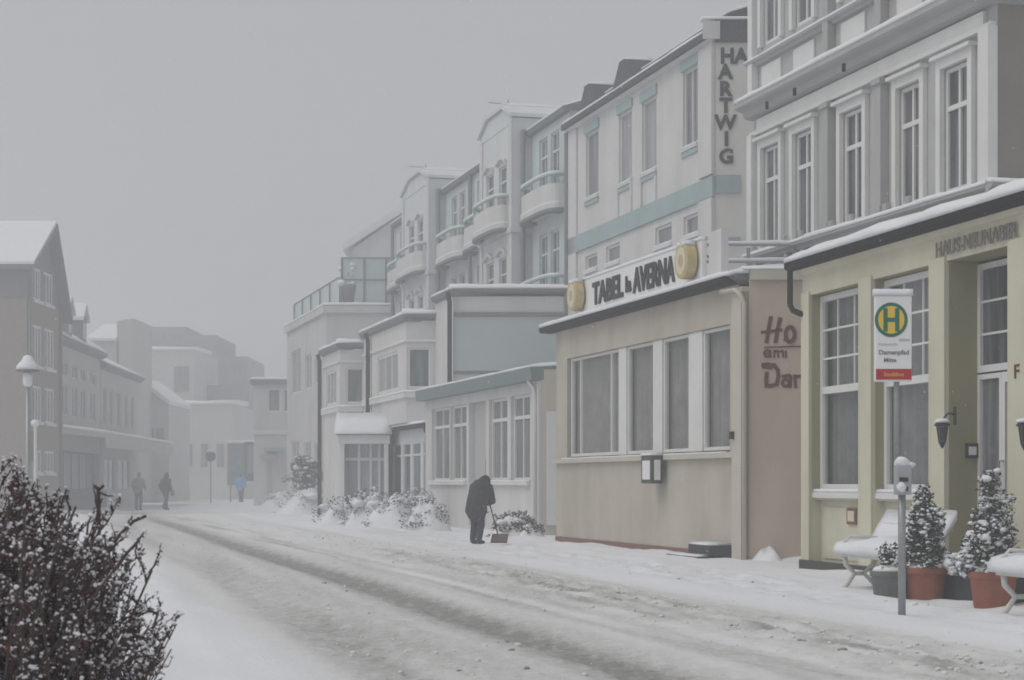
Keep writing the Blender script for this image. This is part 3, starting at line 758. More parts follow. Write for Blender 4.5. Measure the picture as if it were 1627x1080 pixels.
def brush(pts, wd): w.stroke(fBs, [zp(*q) for q in pts], wd, .002, .012)
def loop(cx, cy, rx, ry, a0=0, a1=360, n=14): return [(cx + rx * math.cos(R(a0 + (a1 - a0) * i / n)), cy - ry * math.sin(R(a0 + (a1 - a0) * i / n))) for i in range(n + 1)]
brush([(232, 168), (215, 260), (190, 420)], .062); brush([(332, 180), (310, 280), (285, 420)], .062); brush([(140, 322), (240, 312), (345, 298)], .048)
brush(loop(440, 345, 48, 78), .058); brush([(380, 400), (420, 425)], .04)
brush([(640, 200), (645, 300), (640, 420)], .055); brush([(610, 290), (680, 290)], .045)
brush([(170, 483), (360, 478), (560, 474)], .022)
brush(loop(195, 550, 32, 34, 20, 340), .032); brush([(170, 552), (228, 548)], .026); brush([(228, 520), (232, 588)], .030)
brush([(272, 520), (270, 588)], .032); brush([(275, 530), (305, 520), (315, 588)], .030); brush([(320, 532), (360, 522), (368, 588)], .030); brush([(395, 525), (398, 588)], .030)
brush([(150, 672), (200, 668), (270, 676), (310, 730), (314, 800), (295, 880), (230, 898), (186, 895), (184, 830), (190, 765)], .060)
brush([(150, 700), (240, 706)], .04)
brush([(365, 795), (430, 785), (448, 800), (440, 905)], .050); brush(loop(395, 865, 36, 36), .046)
brush([(492, 790), (500, 905)], .050); brush([(505, 800), (560, 790), (590, 905)], .048); brush([(600, 800), (640, 790), (650, 905)], .048)
w.build('lettering', 'brown_letter', b_)

# roof sign of the restaurant
sg = thing('roof_sign', fB.P(3, -.05, 4.6), 'long white roof sign with black lettering between two gold round emblems on the beige restaurant', 'sign')
sr0, sr1 = sB(1104), sB(912)
w = MB(); w.box(fB, sr0, sr1, 4.72, 5.38, -.22, -.12); w.build('board', 'sign_white', sg, bevel=.01)
w = MB(); w.snow(fB, sr0, sr1, -.11, -.23, 5.38, 5.38, .07); w.build('board_snow', 'snow', sg, smooth=True)
w = MB(); s = sB(934)
tot = sB(934) - sB(1063)
w.fit(fB, 'TABEL', s, s - tot * .40, 4.83, .60, -.118, .03, .018); w.fit(fB, 'la', s - tot * .43, s - tot * .50, 4.88, .42, -.118, .03, .010); w.fit(fB, 'AVERNA', s - tot * .53, s - tot, 4.83, .63, -.118, .03, .018)
w.build('lettering', 'black', sg)
for q, zz, r in ((1091, 5.07, .315), (915.5, 5.08, .315)):
    c = sB(q); w = MB()
    def ring(r_, o0, o1):
        w.prism(fB, [(c + r_ * math.cos(i * math.pi / 20), zz + r_ * math.sin(i * math.pi / 20)) for i in range(40)], o0, o1)
    ring(r, -.08, .11); e = w.build('emblem', 'gold', sg, bevel=.02)
    w = MB(); ring(r * .74, .111, .114); w.build('emblem_face', 'cream', e)
    w = MB(); ring(r * .34, .1145, .120); w.build('emblem_mark', 'gold', e)
    w = MB(); w.snow(fB, c - .2, c + .2, .11, -.08, zz + r - .06, zz + r - .06, .07, .1); w.build('emblem_snow', 'snow', e, smooth=True)
w = MB()
for i in range(7):
    c = sr0 + .2 + (sr1 - sr0 - .4) * i / 6; w.box(fB, c - .03, c + .03, 4.50, 4.72, -.20, -.14); w.tube([fB.P(c, -.2, 5.2), fB.P(c, -1.2, 4.6)], .02, 6)
w.build('strut', 'metal', sg)
w = MB(); w.box(fB, sB(1126), sB(1107), 4.62, 5.50, -.35, -.22); w.build('end_panel', 'pale', sg)
# terrace railing across the restaurant roof
fR = front_face(1112, 33.0)
rl = thing('roof_railing', fR.P(0, 0, 4.6), 'white two-bar railing with snow across the flat roof of the beige restaurant', 'railing')
w = MB(); zt_, zl_ = fR.z(1150, 388), fR.z(1150, 415)
for zz in (zt_, zl_): w.box(fR, 0, fR.s(1330), zz - .03, zz, -.03, .03)
w.build('rail', 'metal', rl)
for q in (1114, 1189, 1262):
    w = MB(); w.box(fR, fR.s(q) - .03, fR.s(q) + .03, 4.45, zt_ - .055, -.025, .025); w.build('post', 'metal', rl)
w = MB()
for zz in (zt_, zl_): w.snow(fR, 0, fR.s(1330), .03, -.03, zz + .001, zz + .001, .06, .2)
w.build('rail_snow', 'snow', rl, smooth=True)

# ------------------------------------------------------------------ white HARTWIG house
fH = street_face(905, 56.0, 25); sH = fH.s; hn = sH(1135); hfar = -.02
h = thing('white_hotel', fH.P(hn, 0, 0), 'white three-storey hotel with a teal band and HAUS HARTWIG lettered down its cream side wall', 'building')
EV = 11.74
def zH(px, py): return fH.z(px, py)
big = [((1085, 1109), (1096, 108), (1096, 232)), ((1020, 1043), (1031, 157), (1031, 272)), ((983, 1004), (993, 177), (993, 290)), ((931, 951), (941, 208), (941, 312))]
small = [((1086, 1113), (1099, 340), (1099, 373)), ((1041, 1067), (1054, 357), (1054, 389)), ((963, 985), (974, 388), (974, 417)), ((930, 949), (940, 404), (940, 428))]
hol = []
for (q0, q1), t, bb in big + small: hol.append((sH(q1), sH(q0), zH(*bb), zH(*t), .16))
w = MB(); w.wall(fH, hn, hfar, 0, EV, hol, .16); w.shell(fH, hn, hfar, 0, EV, 9, ends=(False, True)); w.build('wall', 'pale', h)
fHs = Face(*fH.P(hn, 0, 0)[:2], (1, 0), (0, -1))
w = MB(); w.wall(fHs, 0, 8, 0, 11.64, [], 0); w.build('side_wall', 'cream_side', h)
w = MB(); w.box(fH, hn - .03, sH(1114), 8.55, EV - .1, .002, .09); w.box(fH, hn - .03, sH(1114), 0, 8.0, .002, .09); w.box(fH, sH(918), hfar, 0, EV - .1, .002, .07); w.build('corner_pilaster', 'pale', h, bevel=.01)
w = MB(); w.box(fH, hn - .04, hfar, 8.02, 8.50, .003, .07); w.box(fHs, .03, fHs.s(1175), 8.1, 8.52, .002, .06); w.box(fHs, .0, fHs.s(1176), 6.97, 7.06, .002, .04); w.build('band', 'teal', h)
for i, ((q0, q1), t, bb) in enumerate(big + small):
    s0, s1 = sH(q1), sH(q0); za, zb = zH(*bb), zH(*t)
    window(h, fH, s0, s1, za, zb, -.10, 'pale' if i < 4 else 'white', 'glass_pale' if i in (1, 2) else 'glass_grey', .07, (.5,) if i == 0 else (), (), None, .08, sill=.06)
w = MB()
for (q0, q1), t, bb in big:
    s0, s1 = sH(q1), sH(q0); za, zb = zH(*bb), zH(*t)
    w.box(fH, s0 - .08, s1 + .08, zb + .003, zb + .26, .002, .05); w.box(fH, s0 - .04, s1 + .04, za - .22, za - .10, .002, .04)
w.build('window_head', 'teal', h)
w = MB()
for q0, q1 in ((983, 1004), (1020, 1043)):
    for q in (q0, q1): w.box(fH, sH(q) - .05, sH(q) + .05, 8.52, zH((q0 + q1) / 2, 285), .002, .05)
w.build('rib', 'pale', h)
w = MB(); w.section(fH, [(.002, EV - .10), (.06, EV - .08), (.16, EV), (.17, EV + .12), (.002, EV + .12)], hn - .05, hfar + .1); w.build('eaves', 'pale', h)
w = MB(); w.section(fH, [(.172, EV - .02), (.25, EV - .01), (.25, EV + .14), (.172, EV + .14)], hn - .05, hfar + .1); w.section(fH, [(.17, EV + .142), (-.5, EV + .72), (-4.5, EV + 2.0), (-9, EV + .142)], hn + .02, hfar); w.build('roof', 'slate', h)
w = MB(); w.box(fHs, .02, 6, 11.64, 12.16, -.4, .08); w.build('parapet', 'slate', h)
w = MB(); w.box(fHs, -.28, .12, 11.70, 12.12, .081, .13); w.build('corner_block', 'pale', h)
w = MB(); w.snow(fH, hn, hfar, .25, .05, EV + .14, EV + .25, .06); w.snow(fHs, -.3, 6.1, .14, -.4, 12.16, 12.2, .08); w.snow(fH, hn, hfar, -.35, -4.4, EV + .63, EV + 1.98, .10); w.build('roof_snow', 'snow', h, smooth=True)
for q0, q1 in ((975, 1006), (922, 947)):                                   # dormers breaking the eaves
    s0, s1 = sH(q1), sH(q0)
    w = MB(); w.prism(fH, [(s0, EV + .15), (s1, EV + .15), (s1, EV + .3), ((s0 + s1) / 2 + .2, EV + .95), ((s0 + s1) / 2 - .2, EV + .95), (s0, EV + .3)], .05, -1.1); dm = w.build('dormer', 'slate', h)
    w = MB(); m = (s0 + s1) / 2; w.snow(fH, m - .22, m + .22, .07, -1.1, EV + .95, EV + .97, .08); w.build('dormer_snow', 'snow', dm, smooth=True)
w = MB(); x0 = fHs.s(1144)
w.fit(fHs, 'HAUS', x0, fHs.s(1225), fHs.z(1144, 100), .50, .002, .03, .018)
for ch, py in zip('ARTWIG', (124.5, 151.5, 178, 205, 231, 259)):
    c = MB(); wd = c.text(fHs, ch, 0, 0, .47, 0, False, .03, 1.0, .018)
    w.text(fHs, ch, fHs.s(1153.5) - wd / 2, fHs.z(1153, py), .47, .002, False, .03, 1.0, .018)
w.build('lettering', 'black', h)
w = MB(); w.tube([fH.P(.0, .10, EV - .1), fH.P(.0, .10, 0)], .07, 10); w.build('downpipe', 'slate_grey', h, smooth=True)
w = MB()
c = sH(1012); w.tube([fH.P(c + .5, .05, 6.2), fH.P(c, .05, 7.0), fH.P(c - .5, .05, 6.2)], .03, 6); w.build('gable_trim', 'slate_grey', h)

# ------------------------------------------------------------------ two ice-blue houses with balconies
fD = fH
def balcony(par, s0, s1, o, z, rail_h=1.05, pr=.58):
    """a balcony with rounded corners: slab, parapet, rail"""
    n = 18; path = []
    m = (s0 + s1) / 2; hw = (s1 - s0) / 2
    for i in range(n + 1):
        t = math.pi * i / n; cx_ = -math.cos(t); sx_ = math.sin(t)
        path.append((m + hw * math.copysign(abs(cx_) ** .55, cx_), o + pr * abs(sx_) ** .6))
    def band(k, za, zb, inner):
        w = MB()
        cc = [(m + (p[0] - m) * k, o + (p[1] - o) * k) for p in path]
        ci = [(m + (p[0] - m) * inner, o + (p[1] - o) * inner) for p in path]
        for i in range(n):
            a0, a1, b0, b1_ = cc[i], cc[i + 1], ci[i], ci[i + 1]
            w.hexa([fD.P(*b0, za), fD.P(*b1_, za), fD.P(*a1, za), fD.P(*a0, za), fD.P(*b0, zb), fD.P(*b1_, zb), fD.P(*a1, zb), fD.P(*a0, zb)])
        return w
    bl = band(1.0, z, z + .14, 0.0).build('balcony', 'pale', par)
    band(.96, z + .141, z + rail_h - .30, .86).build('parapet', 'pale', bl, smooth=False)
    rl_ = band(1.0, z + rail_h - .06, z + rail_h, .88); 
    for i in range(1, n, 2): p = path[i]; rl_.tube([fD.P(m + (p[0] - m) * .93, o + (p[1] - o) * .93, z + rail_h - .31), fD.P(m + (p[0] - m) * .93, o + (p[1] - o) * .93, z + rail_h - .06)], .025, 5)
    rl_.build('railing', 'teal', bl)
    band(1.0, z + rail_h + .001, z + rail_h + .06, .87).build('rail_snow', 'snow', bl)
    band(1.03, z - .10, z - .001, .7).build('slab_edge', 'slate_grey', bl)
    band(1.0, z + .145, z + .20, .965).build('slab_snow', 'snow', bl)
    return bl

def ice_house(sA0, sA1, sB0, sB1, sC1, label):
    """recess sA0-sA1, projecting gabled bay sB0-sB1, recess to sC1"""
    t = thing('ice_blue_house', fD.P(sA0, 0, 0), label, 'building', 'pale blue houses with rounded balconies')
    EH, pj = 12.35, .60
    m = (sB0 + sB1) / 2
    wl = []
    for za, zb in ((9.65, 12.0), (6.6, 9.0), (3.6, 6.0)):
        for c in ((sA0 + sA1) / 2 - .55, (sA0 + sA1) / 2 + .75, (sB1 + sC1) / 2 - .5, (sB1 + sC1) / 2 + .7): wl.append((c - .46, c + .46, za, zb))
    w = MB(); w.wall(fD, sA0, sC1, 0, EH, [q for q in wl], .15); w.shell(fD, sA0, sC1, 0, EH, 9, ends=(True, True)); w.build('wall', 'ice', t)
    for q in wl: window(t, fD, *q, -.10, 'ice_pale', 'glass', .055, (.5,), (.75,), None, .08)
    bw = []
    for za, zb in ((9.55, 11.55), (6.4, 8.6), (3.4, 5.6)):
        for c in (m - .85, m + .85): bw.append((c - .50, c + .50, za, zb))
    w = MB(); w.wall(fD, sB0, sB1, 0, 12.75, bw, .15, pj)
    w.shell(fD, sB0, sB1, 0, 12.75, pj + 5, pj, top=False)
    w.prism(fD, [(sB0, 12.75), (sB1, 12.75), (sB1, 12.9), (m + 1.0, 13.35), (m - 1.0, 13.35), (sB0, 12.9)], pj + .02, -5); w.build('gable_bay', 'ice_pale', t)
    for q in bw: window(t, fD, *q, pj - .10, 'ice_pale', 'glass', .055, (), (.75,), None, .08)
    w = MB()
    for a0, a1, za, zb in bw:
        n = 8
        for i in range(n):                                                # shallow arched window heads
            x0 = a0 - .08 + (a1 - a0 + .16) * i / n; x1 = a0 - .08 + (a1 - a0 + .16) * (i + 1) / n
            h0 = zb + .05 + .16 * math.sin(math.pi * i / n); h1 = zb + .05 + .16 * math.sin(math.pi * (i + 1) / n)
            w.hexa([fD.P(x0, pj + .002, h0), fD.P(x1, pj + .002, h1), fD.P(x1, pj + .12, h1), fD.P(x0, pj + .12, h0), fD.P(x0, pj + .002, h0 + .1), fD.P(x1, pj + .002, h1 + .1), fD.P(x1, pj + .12, h1 + .1), fD.P(x0, pj + .12, h0 + .1)])
    w.build('window_head', 'pale', t)
    w = MB(); w.prism(fD, [(sB0 - .1, 12.92), (m - 1.05, 13.38), (m + 1.05, 13.38), (sB1 + .1, 12.92), (sB1 + .1, 13.04), (m + 1.05, 13.5), (m - 1.05, 13.5), (sB0 - .1, 13.04)], pj + .12, -5); w.build('gable_roof', 'ice_pale', t)
    w = MB(); w.snow(fD, m - 1.05, m + 1.05, pj + .12, -5, 13.5, 13.5, .10); w.build('gable_snow', 'snow', t, smooth=True)
    w = MB(); w.box(fD, sB0 - .06, sB1 + .06, 9.25, 9.42, pj + .002, pj + .10); w.box(fD, sB0 - .09, sB0 - .001, 9.25, 9.42, -.1, pj + .10); w.box(fD, sB0, sB0 + .35, 0, 12.8, pj + .003, pj + .05); w.box(fD, sB1 - .35, sB1, 0, 12.8, pj + .003, pj + .05); w.build('belt', 'pale', t)
    w = MB()
    for x0, x1 in ((sA0 - .02, sB0 - .02), (sB1 + .02, sC1)):
        w.section(fD, [(.002, EH - .06), (.16, EH - .04), (.20, EH + .1), (-.6, EH + .38), (-4.5, EH + 1.2), (-4.5, EH + .003), (.002, EH + .003)], x0, x1)
    w.build('roof', 'slate_grey', t)
    w = MB()
    for x0, x1 in ((sA0, sB0 - .04), (sB1 + .04, sC1)): w.snow(fD, x0, x1, .205, -4.4, EH + .10, EH + 1.2, .12)
    w.build('roof_snow', 'snow', t, smooth=True)
    for z in (9.5, 6.45):
        balcony(t, sA0 + .35, sB0 - .1, 0.0, z); balcony(t, sB1 + .1, sC1 - .25, 0.0, z)
        balcony(t, sB0 + .45, sB1 - .2, pj, z - .05, 1.05, .5)
    for q, o in ((sB0 - .10, pj * .5), (sC1 - .08, .12)):
        w = MB(); w.tube([fD.P(q, o, 12.5), fD.P(q, o, 0)], .075, 10); w.build('downpipe', 'slate_grey', t, smooth=True)
    w = MB(); w.tube([fD.P(m, .2, 13.4), fD.P(m, .2, 13.9)], .02, 6); w.tube([fD.P(m - .1, .9, 13.75), fD.P(m + .1, -.6, 13.75)], .015, 6); w.build('aerial', 'slate_grey', t)
    return t

def sYD(px, pj=0): return fD.s(px, pj)
ice_house(.03, sYD(845), sYD(815, .6), sYD(764, .6), sYD(751), 'ice-blue house with rounded balconies and a gabled bay next to the white hotel')
ice_house(sYD(751) + .02, sYD(709), sYD(683, .6), sYD(640, .6), sYD(627), 'farther ice-blue house with rounded balconies beside the glass roof terrace')

# ------------------------------------------------------------------ front annex with five tall windows
fF = street_face(860, 44.0, -20); sF = fF.s; ff = sF(676)
an = thing('veranda_annex', fF.P(0, 0, 0), 'low white annex with tall windows, a door and a teal fascia beside the restaurant', 'building')
zw0, zw1 = 1.33, 3.42
zz = 3.93
fwin = [(686, 714), (715.5, 741), (777, 806), (811.5, 842)]
hol = [(sF(q1), sF(q0), zw0, zw1, .18) for q0, q1 in fwin] + [(sF(772), sF(745), .15, zw1, .22)]
w = MB(); w.wall(fF, 0, ff, 0, zz, hol, .18); w.shell(fF, 0, ff, 0, zz, 2.6); w.build('wall', 'pale', an)
for q0, q1 in fwin: window(an, fF, sF(q1), sF(q0), zw0, zw1, -.13, 'white', 'glass_grey', .07, (.52,), (.74,), None, .09)
w = MB(); w.box(fF, sF(843), sF(775), zw0 - .10, zw0 - .02, .002, .10); w.box(fF, sF(742), sF(683), zw0 - .10, zw0 - .02, .002, .10); w.build('sill', 'white', an)
w = MB(); w.snow(fF, sF(843), sF(775), .10, .0, zw0 - .018, zw0 - .018, .04); w.snow(fF, sF(742), sF(683), .10, .0, zw0 - .018, zw0 - .018, .04); w.build('sill_snow', 'snow', an, smooth=True)
w = MB(); w.box(fF, sF(772) + .01, sF(745) - .01, .15, zw1 - .01, -.22, -.15); dr = w.build('door', 'grey_wall', an)
w = MB(); w.box(fF, sF(769), sF(763), .9, 1.9, -.149, -.14); w.build('door_glass', 'glass_grey', dr)
w = MB(); w.section(fF, [(0, zz - .25), (.25, zz - .25), (.28, zz + .05), (-2.6, zz + .2), (-2.6, zz - .1)], -.02, ff + .15); w.build('fascia', 'teal_dark', an)
w = MB(); w.snow(fF, -.02, ff + .16, .285, -2.6, zz + .052, zz + .21, .10); w.build('roof_snow', 'snow', an, smooth=True)
w = MB(); w.tube([fF.P(.35, .20, zz - .25), fF.P(.2, .12, zz - .45), fF.P(.15, .10, 3.2), fF.P(.15, .10, 0)], .05, 8); w.build('downpipe', 'pale', an, smooth=True)
w = MB(); w.box(fF, .0, .28, 0, zz - .26, .002, .07); w.build('corner_pilaster', 'pale', an)
fFs = Face(*fF.P(0, 0, 0)[:2], (1, 0), (0, -1))
w = MB(); w.wall(fFs, .0, 3.4, 0, zz, [], 0, .004); w.build('side_wall', 'beige_trim', an)
w = MB(); w.box(fFs, .12, .42, .3, 2.95, .006, .07); w.build('side_panel', 'white', an)

# ------------------------------------------------------------------ stepped bays with the porch
e_ = thing('bay_extension', (-2, 56, 0), 'stepped white front extension with teal panel wall, corner bays and slate roof edges', 'building')
def roof_edge(f, s0, s1, z, th=.17, ov=.16, back=1.0):
    w = MB(); w.section(f, [(0, z - th), (ov * .8, z - th * .7), (ov, z - .05), (ov, z), (-back, z + .12), (-back, z - th)], s0, s1); return w
# nearest bay: blank teal panel wall
f1 = front_face(720, 56.0); f1s = street_face(720, 56.0, 25); T1 = f1.z(800, 459)
w = MB(); w.wall(f1, 0, 4.2, 0, T1 - .22, [], 0); w.wall(f1s, 0, 2.45, 0, T1 - .22, [], 0); w.quad(f1.P(0, 0, T1 - .23), f1.P(4.2, 0, T1 - .23), f1.P(4.2, -3, T1 - .23), f1.P(0, -3, T1 - .23)); w.build('near_wall', 'pale', e_)
w = MB(); w.box(f1, .02, 4.1, f1.z(800, 589), f1.z(800, 503), .004, .05); w.build('panel', 'panel', e_)
w = MB(); w.box(f1, .02, 4.1, f1.z(800, 503) + .002, f1.z(800, 496), .004, .09); w.box(f1, .02, 4.1, f1.z(800, 594), f1.z(800, 589) - .003, .004, .07); w.build('panel_frame', 'slate_grey', e_)
w = roof_edge(f1, -.1, 4.2, T1, .13); w2 = roof_edge(f1s, -.15, 2.4, T1 - .03, .18); b0 = len(w.v); w.v += w2.v; w.f += [tuple(i + b0 for i in q) for q in w2.f]; w.build('roof', 'slate_grey', e_)
w = MB(); w.snow(f1, -.12, 4.2, .17, -1.0, T1 + .001, T1 + .12, .13); w.snow(f1s, -.15, 2.4, .17, -.9, T1 - .028, T1 + .1, .10); w.build('roof_snow', 'snow', e_, smooth=True)
w = MB(); w.tube([f1.P(-.16, .16, T1 - .1), f1.P(-.10, .13, T1 - .4), f1.P(-.10, .13, 0)], .07, 8); w.build('downpipe', 'gutter', e_, smooth=True)
# middle and far bays, each a window wall and a street wall
for (qc, qe, qf, Y, t_, wz, qw, sw, lbl) in ((645, 691.5, 578, 58.4, 499, (617, 552), (648, 684), (600, 632), 'middle'), (540, 576, 513, 65.6, 545, (641, 584), (550, 578), (518, 534), 'far')):
    f = front_face(qc, Y); fs = street_face(qc, Y, 25); T = f.z(qc + 10, t_); le = f.s(qe) + .2; ls = fs.s(qf)
    za, zb = f.z(qc, wz[0]), f.z(qc, wz[1])
    zb0 = 3.15 if lbl == 'middle' else 0.0
    w = MB(); w.wall(f, 0, le, zb0, T - .2, [(f.s(qw[0]), f.s(qw[1]), za, zb, .12)], .12); w.wall(fs, 0, ls, zb0, T - .2, [(fs.s(sw[1]), fs.s(sw[0]), za, zb, .12)], .12)
    w.quad(f.P(0, 0, T - .22), f.P(le + 2, 0, T - .22), f.P(le + 2, -5, T - .22), fs.P(ls, 0, T - .22)); w.quad(f.P(0, 0, zb0), f.P(le + 2, 0, zb0), f.P(le + 2, -5, zb0), fs.P(ls, 0, zb0)); w.quad(fs.P(ls, 0, zb0), fs.P(ls, -3, zb0), fs.P(ls, -3, T - .2), fs.P(ls, 0, T - .2)); w.build('bay_wall', 'pale', e_)
    window(e_, f, f.s(qw[0]), f.s(qw[1]), za, zb, -.07, 'white', 'glass_teal', .06, (), (), None, .08)
    window(e_, fs, fs.s(sw[1]), fs.s(sw[0]), za, zb, -.07, 'white', 'glass_pale', .09, (.33, .66), (), None, .08)
    w = MB(); w.box(f, -.06, le, za - .28, za - .12, .003, .09); w.box(fs, -.06, ls, za - .28, za - .12, .003, .088); w.box(f, -.04, le, zb + .18, zb + .26, .003, .06); w.box(fs, -.04, ls, zb + .18, zb + .26, .003, .058); w.build('band', 'white', e_)
    w = MB(); w.snow(f, -.06, le, .10, 0, za - .118, za - .118, .07); w.snow(fs, -.06, ls, .10, 0, za - .118, za - .118, .07); w.build('ledge_snow', 'snow', e_, smooth=True)
    w = roof_edge(f, -.1, le, T, .15); w2 = roof_edge(fs, -.12, ls + .1, T - .03, .2); b0 = len(w.v); w.v += w2.v; w.f += [tuple(i + b0 for i in q) for q in w2.f]; w.build('roof', 'slate_grey', e_)
    w = MB(); w.snow(f, -.12, le, .17, -1.0, T + .001, T + .12, .13); w.snow(fs, -.15, ls + .1, .17, -.9, T - .028, T + .09, .13); w.build('roof_snow', 'snow', e_, smooth=True)
    q = fs.s(590 if lbl == 'middle' else 513) ; w = MB(); w.tube([fs.P(q, .2, T - .15), fs.P(q, .12, T - .4), fs.P(q, .12, 2.9 if lbl == 'middle' else 0)], .075, 8); w.build('downpipe', 'gutter', e_, smooth=True)
# ground-floor glazed front under the bays
fG = street_face(685, 56.3, 25); g1 = fG.s(578); zg = 2.95
gw = [(672, 683), (655, 668), (640, 652), (624, 637), (606, 620), (590, 602)]
w = MB(); w.wall(fG, 0, g1, 0, zg, [(fG.s(q1), fG.s(q0), .75, 2.55, .1) for q0, q1 in gw], .1); w.shell(fG, 0, g1, 0, zg, 1.8); w.build('porch_wall', 'ice_pale', e_)
for q0, q1 in gw: window(e_, fG, fG.s(q1), fG.s(q0), .75, 2.55, -.06, 'white', 'glass_teal', .05, (), (.78,), None, .08)
w = MB(); w.section(fG, [(0, zg), (.25, zg), (.25, zg + .12), (-1.8, zg + .25), (-1.8, zg)], -.1, g1 + .1); w.build('porch_roof', 'gutter', e_)
w = MB(); w.snow(fG, -.1, g1 + .1, .255, -1.8, zg + .121, zg + .251, .11); w.build('roof_snow', 'snow', e_, smooth=True)
w = MB(); w.tube([fG.P(-.02, .2, zg), fG.P(-.02, .12, zg - .2), fG.P(-.02, .12, 0)], .07, 8); w.build('downpipe', 'gutter', e_, smooth=True)
# entrance canopy
fC = front_face(540, 61.0); cw = fC.s(617)
pc = thing('entrance_canopy', fC.P(cw / 2, -.6, 0), 'snow-laden entrance canopy on white posts with glazed teal sides before the stepped bays', 'canopy')
ze = fC.z(580, 690); zp = fC.z(580, 657)
for q in (.0, cw - .14):
    for o in (0, -1.7):
        w = MB(); w.box(fC, q, q + .14, 0, ze - .3, o - .14, o); w.build('post', 'white', pc)
w = MB(); w.box(fC, -.05, cw + .05, ze - .30, ze - .02, -1.9, .06); w.build('beam', 'white', pc)
w = MB(); w.hexa([fC.P(-.12, .15, ze - .02), fC.P(cw + .15, .15, ze - .02), fC.P(cw + .15, -2.0, ze - .02), fC.P(-.12, -2.0, ze - .02), fC.P(-.05, -.55, zp - .08), fC.P(cw - .15, -.55, zp - .08), fC.P(cw - .15, -1.3, zp - .08), fC.P(-.05, -1.3, zp - .08)]); w.build('roof', 'slate_grey', pc)
w = MB(); w.snow(fC, -.16, cw + .12, .17, -.6, ze, zp - .07, .12); w.snow(fC, -.1, cw - .1, -.58, -1.35, zp - .07, zp - .07, .12); w.build('roof_snow', 'snow', pc, smooth=True)
w = MB(); w.box(fC, .15, cw - .15, .15, ze - .31, -.42, -.38); w.box(fC, .05, .07, .15, ze - .31, -1.56, -.16); w.box(fC, cw - .07, cw - .05, .15, ze - .31, -1.56, -.16); w.build('glazing', 'glass_pale', pc)
w = MB()
for q in (.38, .62, .8): w.box(fC, cw * q - .04, cw * q + .04, .15, ze - .31, -.375, -.32)
w.box(fC, .15, cw - .15, 2.0, 2.1, -.375, -.325); w.build('glazing_bar', 'ice_pale', pc)

# ------------------------------------------------------------------ house with the glass roof terrace
fT = street_face(518, 82.0, 6); fTc = front_face(518, 82.0); T = fTc.z(560, 497); tf = fT.s(456)
g = thing('terrace_house', fT.P(0, 0, 0), 'off-white house with a glass-railed roof terrace past the stepped bays', 'building')
hol = []
wnd = [((463, 478), (625, 556)), ((485, 495), (618, 563)), ((500, 509), (610, 568)), ((463, 475), (735, 700)), ((484, 494), (735, 702)), ((499, 508), (735, 704))]
for (q0, q1), (pb, ptp) in wnd: hol.append((fT.s(q1), fT.s(q0), fT.z((q0 + q1) / 2, pb), fT.z((q0 + q1) / 2, ptp), .14))
w = MB(); w.wall(fT, 0, tf, 0, T, hol, .14); w.shell(fT, 0, tf, 0, T, 8, ends=(False, True)); w.build('wall', 'pale', g)
w = MB(); w.wall(fTc, 0, 8, 0, T, [], 0); w.build('side_wall', 'pale', g)
for a0, a1, za, zb, _ in hol: window(g, fT, a0, a1, za, zb, -.09, 'white', 'glass_pale', .08, (.5,), (), None, .08)
w = MB(); w.box(fT, -.05, tf + .1, T, T + .32, -.4, .14); w.box(fTc, -.12, 8, T + .002, T + .30, -.4, .14); w.build('ledge', 'pale', g)
w = MB(); w.snow(fT, -.1, tf + .1, .15, -.4, T + .32, T + .32, .12); w.snow(fTc, -.15, 8, .15, -.4, T + .32, T + .32, .12); w.build('ledge_snow', 'snow', g, smooth=True)
fTr = street_face(541, 83.0, 6); zr1 = fTr.z(541, 440); zr2 = fTc.z(560, 408)
w = MB(); w.box(fTr, 0, fTr.s(468), T + .30, zr1, -.02, .0); w.box(fTc, fTc.s(541), 5, T + .30, zr2, -.62, -.60); w.build('glass_rail', mat('frosted_glass', (.50, .60, .59), .25, .05, 1), g)
w = MB(); n = 5
for i in range(n + 1): s = fTr.s(468) * i / n; w.box(fTr, s - .03, s + .03, T + .3, zr1 + .03, .001, .06)
for q in (541, 577, 612): s = fTc.s(q); w.box(fTc, s - .04, s + .04, T + .3, zr2 + .03, -.597, -.54)
w.box(fTc, fTc.s(541), 5, fTc.z(560, 443), fTc.z(560, 441), -.596, -.55); w.box(fTc, fTc.s(541), 5, zr2, zr2 + .05, -.63, -.56); w.box(fTr, 0, fTr.s(468), zr1, zr1 + .05, -.03, .03); w.build('rail_frame', 'slate_grey', g)
# gabled house behind the terrace
fK = front_face(560, 101)
k = thing('gabled_house', fK.P(0, 0, 0), 'pale house with a steep snowy roof slope rising behind the glass terrace', 'building')
w = MB(); w.prism(fK, [(0, 0), (9, 0), (9, fK.z(640, 300)), (fK.s(642), fK.z(642, 338)), (0, fK.z(560, 395))], 0, -9); w.build('wall', 'pale', k)
w = MB(); a0 = fK.P(-.4, .3, fK.z(556, 396)); 
w.prism(fK, [(-.5, fK.z(560, 396) - .1), (3.0, fK.z(650, 332) + .02), (3.0, fK.z(650, 332) + .4), (-.5, fK.z(560, 396) + .28)], .3, -9.2); w.build('roof_snow', 'snow', k)
